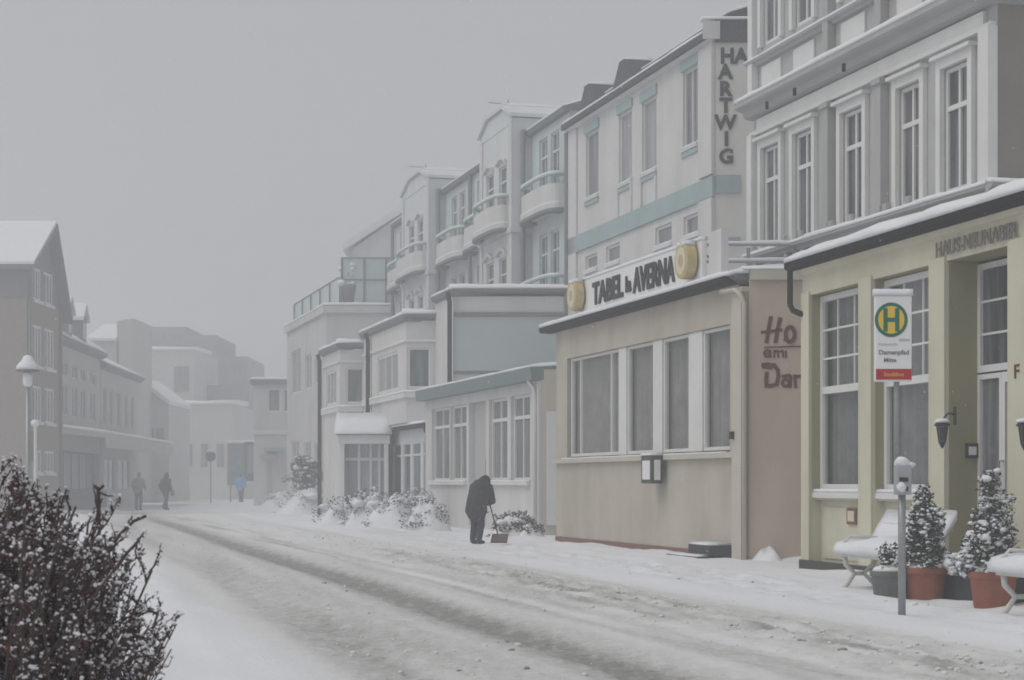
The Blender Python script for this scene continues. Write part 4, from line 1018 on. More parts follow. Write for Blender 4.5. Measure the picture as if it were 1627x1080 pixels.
# small flat-roofed white house farther on
fJ = front_face(403, 100.0); jw = fJ.s(470); T = fJ.z(430, 603)
j = thing('flat_roofed_house', fJ.P(0, 0, 0), 'small white flat-roofed house with one upper window and little signs in the haze', 'building')
wz = (fJ.s(425), fJ.s(446), fJ.z(430, 655), fJ.z(430, 617))
w = MB(); w.wall(fJ, 0, jw, 0, T - .25, [wz + (.12,), (fJ.s(450), fJ.s(462), wz[2], wz[3], .12)], .12); w.shell(fJ, 0, jw, 0, T - .25, 8); w.build('wall', 'pale', j)
window(j, fJ, *wz, -.07, 'white', 'glass_grey', .08, (), (), None, .08); window(j, fJ, fJ.s(450), fJ.s(462), wz[2], wz[3], -.07, 'white', 'glass_grey', .08, (), (), None, .08)
w = MB(); w.box(fJ, -.15, jw, T - .25, T, -8, .2); w.build('roof', 'slate_grey', j)
w = MB(); w.snow(fJ, -.15, jw, .21, -8, T, T + .05, .16); w.build('roof_snow', 'snow', j, smooth=True)
w = MB(); w.box(fJ, fJ.s(421), fJ.s(452), fJ.z(430, 716), fJ.z(430, 711), .0, .5); w.box(fJ, fJ.s(414), fJ.s(440), fJ.z(430, 727), fJ.z(430, 722), .0, .4); w.build('awning', 'teal', j)
w = MB(); w.box(fJ, -.05, jw, fJ.z(430, 690), fJ.z(430, 683), .002, .08); w.build('band', 'white', j)
w = MB(); w.box(fJ, fJ.s(424), fJ.s(432), .02, fJ.z(430, 732), -.02, .03); w.build('door', 'grey_wall', j)

# ================================================================== left-hand side and the far end of the street
# ------------------------------------------------------------------ brick gable house
f1 = front_face(43, 75.0)            # wall facing the camera, s to the right is positive
fs = street_face(43, 75.0, 850, True)
l1 = thing('brick_gable_house', f1.P(0, 0, 0), 'brown brick house with a grey slate band and a steep snowy gable roof', 'building')
EH, RH = f1.z(20, 424), 1.3 + (HZ - 362) / FOC * 78.1
sl = f1.z(20, 472)
w = MB(); w.wall(f1, -14, 0, 0, sl, [], 0); w.build('brick_wall', 'brick', l1)
w = MB(); w.box(f1, -14, .02, sl, EH, -.2, .06); w.build('slate_band', 'slate_grey', l1)
W5 = fs.s(95)
rows = [(585, 520), (672, 615), (752, 716)]
hol = []
for pb, ptp in rows:
    za, zb = fs.z(68, pb), fs.z(68, ptp); hol += [(fs.s(52), fs.s(66), za, zb, .12), (fs.s(71), fs.s(86), za, zb, .12)]
w = MB(); w.wall(fs, 0, W5, 0, sl, hol, .12); w.quad(fs.P(W5, 0, 0), fs.P(W5, -14, 0), fs.P(W5, -14, sl), fs.P(W5, 0, sl)); w.build('street_wall', 'brick', l1)
for q in hol: window(l1, fs, *q[:4], -.06, 'white', 'glass_teal', .09, (.35, .65), (), None, .08, sill=.10)
m = W5 * .60
az, bz = fs.z(68, 482), fs.z(68, 430)
att = [(fs.s(52), fs.s(65), az, bz, .12), (fs.s(69), fs.s(84), az, bz, .12)]
w = MB(); w.wall(fs, 0, W5, sl, bz + .1, att, .12); w.prism(fs, [(0, bz + .1), (W5, bz + .1), (m, RH - .1)], 0, -.3); w.build('gable', 'slate_grey', l1)
for q in att: window(l1, fs, *q[:4], -.06, 'white', 'glass_teal', .10, (.4, .7), (), None, .08, sill=.10)
w = MB(); ev = .45
w.prism(fs, [(-ev, EH - .12), (m, RH - .05), (W5 + ev, sl - .6), (W5 + ev, sl - .3), (m, RH + .16), (-ev, EH + .06)], .45, -14); w.build('roof', 'slate_grey', l1)
w = MB(); 
n = 20; ov = .43
fr = Face(*fs.P(-ev, 0, 0)[:2], fs.u, fs.n)
w.hexa([fs.P(-ev - .02, .40, EH + .065), fs.P(m, .40, RH + .165), fs.P(m, -14, RH + .165), fs.P(-ev - .02, -14, EH + .065), fs.P(-ev - .02, .40, EH + .18), fs.P(m, .40, RH + .30), fs.P(m, -14, RH + .30), fs.P(-ev - .02, -14, EH + .18)]); w.build('roof_snow', 'snow', l1)
w = MB(); w.tube([fs.P(.08, .08, sl), fs.P(.08, .08, 0)], .06, 8); w.tube([fs.P(W5 - .08, .08, sl), fs.P(W5 - .08, .08, 0)], .06, 8); w.build('downpipe', 'slate_grey', l1, smooth=True)
w = MB(); w.section(f1, [(.06, EH - .1), (.35, EH - .08), (.35, EH + .04), (.06, EH + .04)], -14, .3); w.build('gutter', 'slate_grey', l1)

# ------------------------------------------------------------------ row of pale shop houses
fL = street_face(96, 85.0, 650, True); sL = fL.s
l2 = thing('shop_house', fL.P(0, 0, 0), 'pale house with snowy dormers and a long white canopy over a dark shop window', 'building')
e2 = sL(160); EH = fL.z(96, 540)
hol = []
for q0, q1 in ((98, 108), (113, 124), (128, 137), (143, 152)):
    for pb, ptp in ((650, 598), (588, 562)):
        hol.append((sL(q0), sL(q1), fL.z(110, pb) - .4, fL.z(110, ptp) - .4, .12))
shop = (sL(97), sL(158), .9, 2.75, .5)
w = MB(); w.wall(fL, 0, e2, 0, EH, hol + [shop], .12); w.shell(fL, 0, e2, 0, EH, 9); w.build('wall', 'far_wall', l2)
for q in hol: window(l2, fL, *q[:4], -.07, 'far_wall', 'glass_grey', .12, (.5,), (), None, .08)
window(l2, fL, shop[0], shop[1], shop[2], shop[3], -.3, 'slate', mat('dark_shop_glass', (.01, .012, .014), .3, .3, 1), .08, (.2, .4, .6, .8), (), None, .08)
w = MB(); w.box(fL, 0, e2, .05, .88, .002, .3); w.build('shop_base', 'slate', l2)
w = MB(); w.section(fL, [(0, 3.75), (2.2, 3.5), (2.2, 2.85), (2.05, 2.85), (2.05, 3.3), (0, 3.5)], -.3, sL(215)); w.build('shop_canopy', 'far_wall', l2)
w = MB(); w.snow(fL, -.3, sL(215), 2.22, 0, 3.5, 3.76, .14, 1.0); w.build('canopy_snow', 'snow', l2, smooth=True)
w = MB(); w.section(fL, [(.002, EH - .2), (.35, EH), (.35, EH + .12), (-4, EH + 2.6), (-9, EH + .1), (-9, EH - .1), (.002, EH - .1)], -.1, e2 + .1); w.build('roof', 'slate_grey', l2)
w = MB(); w.snow(fL, -.1, e2 + .1, .36, -4, EH + .12, EH + 2.6, .16, .8); w.build('roof_snow', 'snow', l2, smooth=True)
for q in (98, 122):
    s = sL(q)
    w = MB(); w.prism(fL, [(s, EH + .15), (s + 1.5, EH + .15), (s + 1.5, EH + 1.3), (s + .75, EH + 1.9), (s, EH + 1.3)], .2, -3); dm = w.build('dormer', 'slate_grey', l2)
    w = MB(); w.box(fL, s + .3, s + 1.2, EH + .4, EH + 1.2, .202, .23); w.build('dormer_window', 'glass', dm)
    w = MB(); w.prism(fL, [(s - .15, EH + 1.25), (s + .75, EH + 1.93), (s + 1.65, EH + 1.25), (s + 1.65, EH + 1.42), (s + .75, EH + 2.15), (s - .15, EH + 1.42)], .35, -3); w.build('dormer_snow', 'snow', dm)
w = MB(); w.wbox(fL.P(2, -4, 0).x - .4, fL.P(2, -4, 0).x + .4, fL.P(2, -4, 0).y - .4, fL.P(2, -4, 0).y + .4, EH + 1.8, EH + 3.6); w.build('chimney', 'slate_grey', l2)

fM = street_face(161, 96.0, 650, True); sM = fM.s; e3 = sM(222)
l3 = thing('corner_shop_house', fM.P(0, 0, 0), 'pale two-storey house with narrow windows beyond the dormered house, half lost in haze', 'building')
EH = fM.z(161, 580); hol = []
for q0, q1 in ((164, 170), (174, 180), (186, 192), (198, 203), (208, 213)):
    hol.append((sM(q0), sM(q1), 4.2, 6.2, .12))
for q0, q1 in ((166, 182), (188, 206)): hol.append((sM(q0), sM(q1), .8, 2.6, .2))
w = MB(); w.wall(fM, 0, e3, 0, EH, hol, .12); w.shell(fM, 0, e3, 0, EH, 9); w.build('wall', 'far_wall', l3)
for q in hol: window(l3, fM, *q[:4], -.07, 'far_wall', 'glass_grey', .12, (.5,), (), None, .08)
w = MB(); w.section(fM, [(.002, EH - .2), (.3, EH), (.3, EH + .1), (-4, EH + 2.2), (-9, EH), (.002, EH - .1)], -.1, e3 + .1); w.build('roof', 'slate_grey', l3)
w = MB(); w.snow(fM, -.1, e3 + .1, .31, -4, EH + .1, EH + 2.2, .06, .8); w.build('roof_snow', 'snow', l3, smooth=True)
# house with its snowy roof slope towards us, rising above the row
fQ = front_face(140, 116)
q_ = thing('snowy_roof_house', fQ.P(0, 0, 0), 'house behind the row showing one bright rectangular snow-covered roof slope', 'building')
zt, zb = fQ.z(160, 513), fQ.z(160, 541)
w = MB(); w.wbox(fQ.P(0, 0, 0).x, fQ.P(fQ.s(188), 0, 0).x, 116, 122, 0, zb); w.prism(front_face(186, 116), [(0, 0), (1.0, 0), (1.0, zt + .3), (0, zt + .1)], 0, -6); w.build('wall', 'far_wall', q_)
w = MB(); w.hexa([fQ.P(-.1, .2, zb), fQ.P(fQ.s(185), .2, zb), fQ.P(fQ.s(194), -2.6, zt), fQ.P(.4, -2.6, zt), fQ.P(-.1, .2, zb + .15), fQ.P(fQ.s(185), .2, zb + .15), fQ.P(fQ.s(194), -2.6, zt + .15), fQ.P(.4, -2.6, zt + .15)]); w.build('roof_snow', 'snow', q_)
# low house whose snowy roof slants down to the right
fU = front_face(222, 122)
u_ = thing('lean_to_house', fU.P(0, 0, 0), 'low pale house whose narrow snowy roof edge slants down to the right', 'building')
zl, zr_ = fU.z(222, 606), fU.z(268, 642)
w = MB(); w.prism(fU, [(0, 0), (fU.s(268), 0), (fU.s(268), zr_), (0, zl)], 0, -8); w.build('wall', 'far_wall', u_)
w = MB(); w.prism(fU, [(-.1, zl + .02), (fU.s(270), zr_ - .03), (fU.s(270), zr_ + .22), (-.1, zl + .35)], .25, -8); w.build('roof_snow', 'snow', u_)
w = MB(); 
for q in (232, 248): w.box(fU, fU.s(q), fU.s(q) + .5, 3.2, 4.8, .002, .05)
w.build('window', 'glass_grey', u_)
# distant blocks
def far_block(name, label, Y, pxs, m, rows=(), snow_top=True, Z0=0.0):
    f = front_face(pxs[0][0], Y); t = thing(name, f.P(0, 0, 0), label, 'building')
    for q0, q1, ptop, pbot in pxs:
        s0, s1 = f.s(q0), f.s(q1); za, zb = (f.z(q0, pbot) if pbot else 0.0), f.z(q0, ptop)
        w = MB(); w.wall(f, s0, s1, za, zb, [], 0); w.shell(f, s0, s1, za, zb, 12); bl = w.build('wall', m, t)
        if snow_top: w = MB(); w.snow(f, s0 - .1, s1 + .1, .2, -8, zb, zb + .1, .35, 2); w.build('roof_snow', 'snow', bl, smooth=True)
    for q0, q1, pb, ptp in rows:
        w = MB(); w.box(f, f.s(q0), f.s(q1), f.z(q0, pb), f.z(q0, ptp), .002, .1); w.build('window', 'glass_grey', t)
    return t
far_block('pale_apartment_block', 'pale broad block with one tall window strip behind the low houses in the haze', 150, [(196, 309, 556, None)], 'far_wall', [(277, 300, 622, 582), (215, 235, 600, 575)])
far_block('tall_grey_block', 'stepped blue-grey apartment block, the tallest and haziest, behind everything', 168, [(186, 296, 519, None), (296, 343, 532, None), (343, 392, 566, None)], 'far_grey', [(200, 290, 540, 530), (320, 385, 590, 572), (310, 385, 640, 610)], False)
far_block('grey_wall_block', 'grey block with a dark blank end wall to the left of the small flat-roofed house', 156, [(306, 396, 612, None)], 'far_grey2', [(312, 340, 650, 630)], False)
far_block('low_pale_block', 'low pale building closing the far end of the street behind the round sign', 140, [(270, 369, 642, None)], 'far_wall', [(290, 305, 742, 705), (320, 330, 742, 705), (345, 356, 742, 705)])
# low dark wall beside the shops
wl = MB(); p0 = ground_at(157, 806); p1 = ground_at(208, 801)
fw_ = Face(p0.x, p0.y, (p1.x - p0.x, p1.y - p0.y), (0, -1)); ln = (p1 - p0).length
wl.box(fw_, 0, ln, 0, .75, -.3, 0)
o = wl.build('garden_wall', 'slate_grey'); tag(o, 'low dark wall along the pavement before the far shop house', 'wall')
w = MB(); w.box(fw_, -.05, ln + .05, .751, .84, -.33, .03); c = w.build('wall_cap', 'snow', o)

# ------------------------------------------------------------------ display case, round sign, lamps
fX = front_face(361, 119)
kx = thing('display_case', fX.P(.9, 0, 0), 'large dark-framed poster case with blue-grey picture beside the blue-coated walker', 'display case')
za, zb = fX.z(380, 771), fX.z(380, 704); x1, x2 = fX.s(388), fX.s(410); zb2 = fX.z(380, 702); za2 = fX.z(380, 764)
w = MB(); w.box(fX, 0, x1 - .02, za, zb, -.25, 0); w.build('case', 'slate_grey', kx)
w = MB(); w.box(fX, .12, x1 - .12, za + .15, zb - .12, .001, .02); w.build('poster', 'poster', kx)
w = MB(); w.box(fX, x1, x2, za2, zb2, -.25, .05); w.build('side_case', 'green_metal', kx)
w = MB(); w.box(fX, x1 + .2, x2 - .2, za2 + .5, zb2 - .2, .051, .06); w.build('poster', 'teal_dark', kx)
for q in (.15, x1 - .25, x2 - .2):
    w = MB(); w.box(fX, q, q + .1, 0, za if q < x1 - .1 else za2, -.15, -.05); w.build('leg', 'slate_grey', kx)
w = MB(); w.snow(fX, -.05, x2 + .05, .06, -.27, zb2, zb2, .10); w.build('top_snow', 'snow', kx, smooth=True)

rp = at(335, 800, 110); rp.z = 0
ts = thing('round_sign', rp, 'small round traffic sign on a thin grey pole at the hazy street end', 'sign')
w = MB(); w.tube([rp, rp + Vector((0, 0, 2.75))], .035, 8); w.build('pole', 'slate_grey', ts)
fz = front_face(335, 110); zc = fz.z(335, 725)
w = MB(); w.prism(fz, [(.30 * math.cos(i * math.pi / 12), zc + .30 * math.sin(i * math.pi / 12)) for i in range(24)], .04, .07); w.build('sign_plate', 'slate', ts)
w = MB(); w.blob((rp.x, rp.y - .05, zc + .32), (.26, .08, .08), .2); w.build('snow_cap', 'snow', ts, smooth=True)
w = MB(); w.blob((rp.x + .02, rp.y, 2.85), (.06, .06, .1), .2); w.build('snow_cap', 'snow', ts, smooth=True)

lp = at(44, 800, 40); lp.z = 0
lm = thing('street_lamp', lp, 'slender street lamp with a wide snow-heaped cap in front of the brick gable house', 'street lamp')
zc = at(44, 588, 40).z
w = MB(); w.lathe(lp, [(.07, 0), (.07, .9), (.045, 1.0), (.04, zc - .35)], 12); w.build('pole', 'metal', lm, smooth=True)
w = MB(); w.lathe(lp + Vector((0, 0, zc - .35)), [(.05, 0), (.10, .06), (.11, .28), (.04, .33)], 14); w.build('globe', 'sign_white', lm, smooth=True)
w = MB(); w.lathe(lp + Vector((0, 0, zc - .03)), [(.24, 0), (.25, .03), (.16, .10), (.05, .16)], 18); w.build('lamp_cap', 'slate_grey', lm, smooth=True)
w = MB(); w.lathe(lp + Vector((0, 0, zc + .0)), [(.24, .01), (.235, .07), (.19, .14), (.13, .20), (.09, .29), (.03, .32)], 18); w.build('snow_cap', 'snow', lm, smooth=True)
pp = at(56, 800, 40); pp.z = 0
nb_ = thing('notice_board', pp, 'narrow snow-capped post with a thin framed board beside the street lamp', 'notice board')
zt = at(56, 676, 40).z
w = MB(); w.tube([pp, pp + Vector((0, 0, zt))], .035, 8); w.build('post', 'white', nb_)
w = MB(); w.tube([pp + Vector((-.155, 0, 0)), pp + Vector((-.155, 0, zt - .05))], .03, 8); w.build('post', 'white', nb_)
w = MB(); w.wbox(pp.x - .125, pp.x - .04, pp.y - .015, pp.y + .015, zt - .75, zt - .12); w.build('board', 'brick', nb_)
w = MB(); w.blob(pp + Vector((0, 0, zt + .05)), (.10, .09, .08), .2); w.build('snow_cap', 'snow', nb_, smooth=True)

# ================================================================== street furniture, plants, people
def gz(p): return Vector((p[0], p[1], ground_h(p[0], p[1])))
# ------------------------------------------------------------------ bus stop
p = gz(ground_at(1433, 985)); Yb = p.y
bs = thing('bus_stop_sign', p, 'tall white bus stop sign with a green and yellow H on a grey pole', 'sign')
fb = front_face(1391, Yb - .05); W_ = fb.s(1449); zt, zb = fb.z(1420, 469), fb.z(1420, 606)
w = MB(); w.tube([p + Vector((.0, 0, -.1)), p + Vector((.0, 0, fb.z(1433, 750)))], .036, 14); w.tube([p + Vector((-.045, .03, fb.z(1433, 790))), p + Vector((-.045, .03, fb.z(1433, 560)))], .027, 10); w.build('pole', 'metal', bs, smooth=True)
w = MB(); w.box(fb, .05, W_ - .05, zb + .1, zb + .13, -.13, -.09); w.box(fb, .05, W_ - .05, zt - .2, zt - .17, -.13, -.09); w.build('bracket', 'metal', bs)
w = MB(); w.box(fb, 0, W_, zb, zt, -.09, 0); pl = w.build('panel', 'sign_white', bs, bevel=.012)
c = fb.s(1416); zc = fb.z(1416, 508)
def disc(r, o0, o1): 
    w = MB(); w.prism(fb, [(c + r * .95 * math.cos(i * math.pi / 24), zc + r * math.sin(i * math.pi / 24)) for i in range(48)], o0, o1); return w
r = (fb.z(1416, 481) - fb.z(1416, 536)) / 2
e1 = disc(r, .001, .004).build('emblem', 'stop_green', pl)
disc(r * .80, .0045, .007).build('emblem_field', 'stop_yellow', e1)
w = MB(); w.box(fb, c - .075, c - .035, zc - .11, zc + .11, .0075, .010); w.box(fb, c + .035, c + .075, zc - .11, zc + .11, .0075, .010); w.box(fb, c - .035, c + .035, zc - .02, zc + .02, .0075, .010); w.build('emblem_letter', 'stop_green', e1)
w = MB(); w.box(fb, .004, W_ - .004, fb.z(1420, 603), fb.z(1420, 586), .001, .004); rb = w.build('red_band', 'red', pl)
w = MB(); w.text(fb, 'Stadtbus', fb.s(1404), fb.z(1420, 597.5), .055, .004, False, .002); w.build('lettering', 'stop_yellow', rb)
w = MB(); w.text(fb, 'Damenpfad', fb.s(1396), fb.z(1420, 563), .062, .001, False, .003, 1.0, .001); w.build('lettering', 'grey_letter', pl); w = MB(); w.text(fb, 'Mitte', fb.s(1404), fb.z(1420, 575), .056, .001, False, .003, 1.0, .001); w.build('lettering', 'grey_letter', pl)
w = MB(); w.text(fb, 'Haltestelle', fb.s(1396), fb.z(1420, 549), .042, .001, False, .002); w.box(fb, fb.s(1428), fb.s(1445), fb.z(1420, 542), fb.z(1420, 538), .001, .003); w.build('small_print', mat('faint_print', (.5, .5, .5), .6, .05), pl)
w = MB(); w.snow(fb, -.01, W_ + .01, .01, -.10, zt, zt, .065, .05); w.build('snow_cap', 'snow', bs, smooth=True)
# bin on the pole
fbn = front_face(1424, Yb - .14)
bn = thing('waste_bin', fbn.P(.1, 0, 1.1), 'small grey waste bin with snow on top, strapped to the bus stop pole', 'bin')
x0, x1 = fbn.s(1424), fbn.s(1449); za, zb = fbn.z(1430, 786), fbn.z(1430, 738)
w = MB(); w.box(fbn, x0, x1, za, zb, -.13, .0); w.build('body', mat('grey_bin', (.38, .39, .42), .6, .12, 10), bn, bevel=.015)
w = MB(); w.box(fbn, x0 + .03, x0 + .11, zb - .16, zb - .12, .001, .012); w.box(fbn, x0 + .02, x0 + .11, za + .04, za + .075, .001, .012); w.build('slot', 'dark_metal', bn)
w = MB(); w.blob(fbn.P(x0 + .06, -.05, zb + .02), (.075, .07, .06), .3); w.blob(fbn.P(x0 + .13, -.06, zb), (.07, .07, .03), .3); w.blob(fbn.P(x0 + .05, .005, zb - .21), (.05, .03, .05), .3); w.build('snow_cap', 'snow', bn, smooth=True)

# ------------------------------------------------------------------ wall lanterns, plates, menu case
def lantern(q, o, label):
    s = sA(q, o); t = thing('wall_lantern', fA.P(s, .03, 2.1), label, 'lantern', 'black lanterns on the yellow front')
    zt = fA.z(q, 672, .2); c = fA.P(s, .20, 0); 
    w = MB(); w.tube([fA.P(s, .03, zt + .10), fA.P(s, .12, zt + .12), fA.P(s, .20, zt + .04)], .012, 8); w.box(fA, s - .03, s + .03, zt - .02, zt + .2, .031, .045); w.build('arm', 'dark_metal', t)
    w = MB(); w.lathe((c.x, c.y, 0), [(.015, zt + .04), (.04, zt + .03), (.095, zt - .02), (.095, zt - .032), (.07, zt - .04)], 6); w.build('hood', 'dark_metal', t)
    w = MB()
    for i in range(6):
        a = i * math.pi / 3; w.tube([(c.x + .066 * math.cos(a), c.y + .066 * math.sin(a), zt - .04), (c.x + .04 * math.cos(a), c.y + .04 * math.sin(a), zt - .22)], .007, 5)
    w.lathe((c.x, c.y, 0), [(.043, zt - .22), (.047, zt - .23), (.03, zt - .26), (.01, zt - .30)], 6); w.build('cage', 'dark_metal', t)
    w = MB(); w.lathe((c.x, c.y, 0), [(.035, zt - .215), (.060, zt - .045)], 6); w.build('pane', mat('lantern_glass', (.06, .07, .065), .15, .3, 20), t)
    w = MB(); w.blob((c.x, c.y, zt + .015), (.098, .098, .042), .2, (10, 6), 1, True); w.build('snow_cap', 'snow', t, smooth=True)
lantern(1497, .2, 'black wall lantern on the pillar left of the entrance')
lantern(1628, .2, 'black wall lantern on the pillar right of the entrance, cut by the frame edge')
fJm = Face(*fA.P(max(b3), 0, 0)[:2], (-fA.n[0], -fA.n[1]), (-fA.u[0], -fA.u[1]))   # jamb of the entrance bay facing the camera
w = MB(); zp = fA.z(1540, 728, -.3); w.box(fJm, .24, .40, zp, zp + .18, .01, .04); o = w.build('house_plate', 'dark_metal'); tag(o, 'small dark framed plate on the olive reveal beside the entrance door', 'plate')
w = MB(); w.box(fJm, .27, .37, zp + .04, zp + .14, .041, .046); w.build('plate_face', 'sign_white', o)
s0, s1 = sA(1332), sA(1346)
w = MB(); za, zb = fA.z(1339, 833), fA.z(1339, 807); w.box(fA, s0, s1, za, zb, -.147, -.12); o = w.build('framed_notice', 'plinth_red'); tag(o, 'small red-framed white notice on the yellow apron under the first window', 'sign')
w = MB(); w.box(fA, s1 + .045, s0 - .045, za + .04, zb - .04, -.119, -.114); w.build('notice_face', 'cream', o)
c = sB(1042, .1); za, zb = fB.z(1040, 768), fB.z(1040, 724)
mn = thing('menu_case', fB.P(c, .1, za), 'dark green menu case with a white card below the restaurant windows', 'menu case')
w = MB(); w.box(fB, c - .34, c + .22, za, zb, .095, .30); w.build('case', 'green_metal', mn, bevel=.012)
fMn = Face(*fB.P(c - .34, .095, 0)[:2], fB.n, (-fB.u[0], -fB.u[1]))
w = MB(); w.box(fMn, .045, .16, za + .06, zb - .08, .0015, .006); w.build('card', 'sign_white', mn)
w = MB(); w.box(fB, c - .26, c + .14, za + .07, zb - .09, .301, .306); w.build('card', 'sign_white', mn)
w = MB(); w.snow(fB, c - .35, c + .23, .31, .10, zb, zb, .05, .1); w.build('snow_cap', 'snow', mn, smooth=True)

# ------------------------------------------------------------------ benches
def bench_at(px, py, label, L):
    q = gz(ground_at(px, py)); u = (-fA.u[0], -fA.u[1])
    # s runs towards the camera along the wall, normal points to the street
    t = thing('garden_bench', q, label, 'bench', 'snow-covered benches on the pavement'); return t, q, u
def bench2(px, py, label, L):
    t, q, u = bench_at(px, py, label, L)
    n = fA.n; base = q - Vector((n[0] * .42, n[1] * .42, 0)); f = Face(base.x, base.y, u, n); z = q.z
    w = MB()
    for k in range(4): w.box(f, 0, L, z + .36, z + .39, .02 + k * .11, .11 + k * .11)
    w.build('seat', 'white', t)
    w = MB()
    for k in range(3): w.box(f, 0, L, z + .46 + k * .11, z + .54 + k * .11, -.05 - k * .03, -.02 - k * .03)
    w.build('backrest', 'white', t)
    for s in (.12, L - .16):
        w = MB()
        w.tube([f.P(s, .42, z + .36), f.P(s, .41, z + .27), f.P(s, .30, z + .16), f.P(s, .38, z + .05), f.P(s, .45, z - .03)], .03, 8)
        w.tube([f.P(s, .02, z + .36), f.P(s, .06, z + .27), f.P(s, .18, z + .16), f.P(s, .06, z + .05), f.P(s, -.02, z - .03)], .03, 8)
        w.tube([f.P(s, .30, z + .16), f.P(s, .18, z + .16)], .025, 8)
        w.tube([f.P(s, .0, z + .36), f.P(s, -.06, z + .60), f.P(s, -.14, z + .82)], .02, 8)
        w.tube([f.P(s, .42, z + .36), f.P(s, .44, z + .52), f.P(s, .36, z + .60), f.P(s, .0, z + .58)], .018, 8)
        w.build('leg', mat('white_iron', (.62, .62, .60), .5, .1, 15), t, smooth=True)
    w = MB(); w.snow(f, -.05, L + .05, .50, -.02, z + .39, z + .42, .17, .12)
    w.snow(f, -.03, L + .03, .02, -.19, z + .50, z + .82, .10, .12); w.build('seat_snow', 'snow', t, smooth=True)
bench2(1336, 940, 'snow-buried white bench left of the bus stop pole', 1.75)
bench2(1585, 985, 'snow-heaped white bench at the right edge beside the terracotta pot', 1.8)

# ------------------------------------------------------------------ snowy plants
def plant_mass(t, c, rx, ry, h, n_leaf, n_snow, seed, leafm='leaf', cone=False, ls=.045, ss=(.02, .05)):
    """twigs, many small leaves and snow clots through a crown standing on c"""
    rr = random.Random(seed)
    def inside():
        while True:
            x, y, z = rr.uniform(-1, 1), rr.uniform(-1, 1), rr.random()
            lim = (1 - z) ** .48 * .92 + .12 if cone else math.sqrt(max(.03, 1 - (z * 1.1 - .25) ** 2 * 1.2))
            lim *= .74 + .62 * noise.noise(Vector((x * 1.6 + seed, y * 1.6, z * 3.4)))
            d = math.hypot(x, y)
            if d < lim: return x * rx, y * ry, z * h, d / max(lim, .01)
    st = MB()
    for i in range(26):
        x, y, z, q = inside(); st.tube([c + Vector((x * .15, y * .15, 0)), c + Vector((x * .5, y * .5, z * .6)), c + Vector((x, y, z))], [.010, .007, .003], 5)
    st.build('stems', 'bark', t)
    lv = MB()
    for i in range(n_leaf):
        x, y, z, q = inside(); p = c + Vector((x, y, z)); s = ls * rr.uniform(.6, 1.3)
        a = Vector((rr.uniform(-1, 1), rr.uniform(-1, 1), rr.uniform(-.6, .8))).normalized(); b = a.cross(Vector((rr.uniform(-1, 1), rr.uniform(-1, 1), rr.uniform(-1, 1)))).normalized()
        nrm = a.cross(b) * s * .18
        lv.add([p, p + a * s * .5 + b * s * .28 + nrm, p + a * s, p + a * s * .5 - b * s * .28 + nrm], [(0, 1, 2), (0, 2, 3)])
    lv.build('foliage', leafm, t)
    sn = MB()
    for i in range(n_snow):
        for _ in range(3):
            x, y, z, q = inside()
            if q > .45 or z > h * .55: break
        s = rr.uniform(*ss) * (1.7 if rr.random() < .12 else .85); sn.blob(c + Vector((x, y, z + .01)), (s * rr.uniform(.8, 1.5), s * rr.uniform(.8, 1.5), s * rr.uniform(.5, .9)), .4, (7, 5), i, False)
    sn.build('snow', 'snow', t, smooth=True, kind='stuff')

def pot_plant(px, py, r, hp, rx, h, label, pm, cone, nl, ns, seed, cat='potted plant', dx=0):
    p = gz(ground_at(px, py)); t = thing('potted_plant', p, label, cat)
    w = MB(); q = p - Vector((0, 0, .06)); w.lathe(q, [(r * .74, 0), (r * .80, .05), (r * .95, hp * .82), (r * 1.03, hp * .83), (r * 1.05, hp), (r * .93, hp), (r * .9, hp * .9)], 28); w.build('pot', pm, t, smooth=True, bevel=.004)
    w = MB(); w.blob(p + Vector((0, 0, hp - .06)), (r * .95, r * .95, .07), .15, (14, 6), seed, True); w.build('soil_snow', 'snow', t, smooth=True)
    plant_mass(t, p + Vector((dx, 0, hp - .06)), rx, rx, h, nl, ns, seed, 'leaf', cone, .045, (.009, .026))
pot_plant(1469, 958, .245, .40, .30, .88, 'dense conical shrub flecked with snow in a terracotta pot right of the bus stop pole', 'terracotta', True, 4200, 620, 11, dx=-.0)
pot_plant(1413, 958, .20, .36, .17, .30, 'small snowy plant in a grey stone pot left of the bus stop pole', 'grey_pot', False, 260, 70, 12)
pot_plant(1578, 972, .24, .40, .34, 1.02, 'tall loose snowy shrub in a terracotta pot before the entrance door', 'terracotta', True, 2900, 760, 13, dx=.0)
p = gz(ground_at(1532, 962)); t = thing('planter', p, 'dark low planter with a snow-laden bush between the two terracotta pots', 'planter')
fP = Face(p.x, p.y, (-fA.u[0], -fA.u[1]), fA.n)
w = MB(); w.box(fP, -.75, .75, p.z - .1, p.z + .30, -.45, .0); w.build('trough', 'dark_pot', t, bevel=.012)
plant_mass(t, p + Vector((.18, .1, .26)), .36, .42, .42, 900, 520, 14, 'leaf', False, .045, (.012, .045))
pl_ = MB(); 

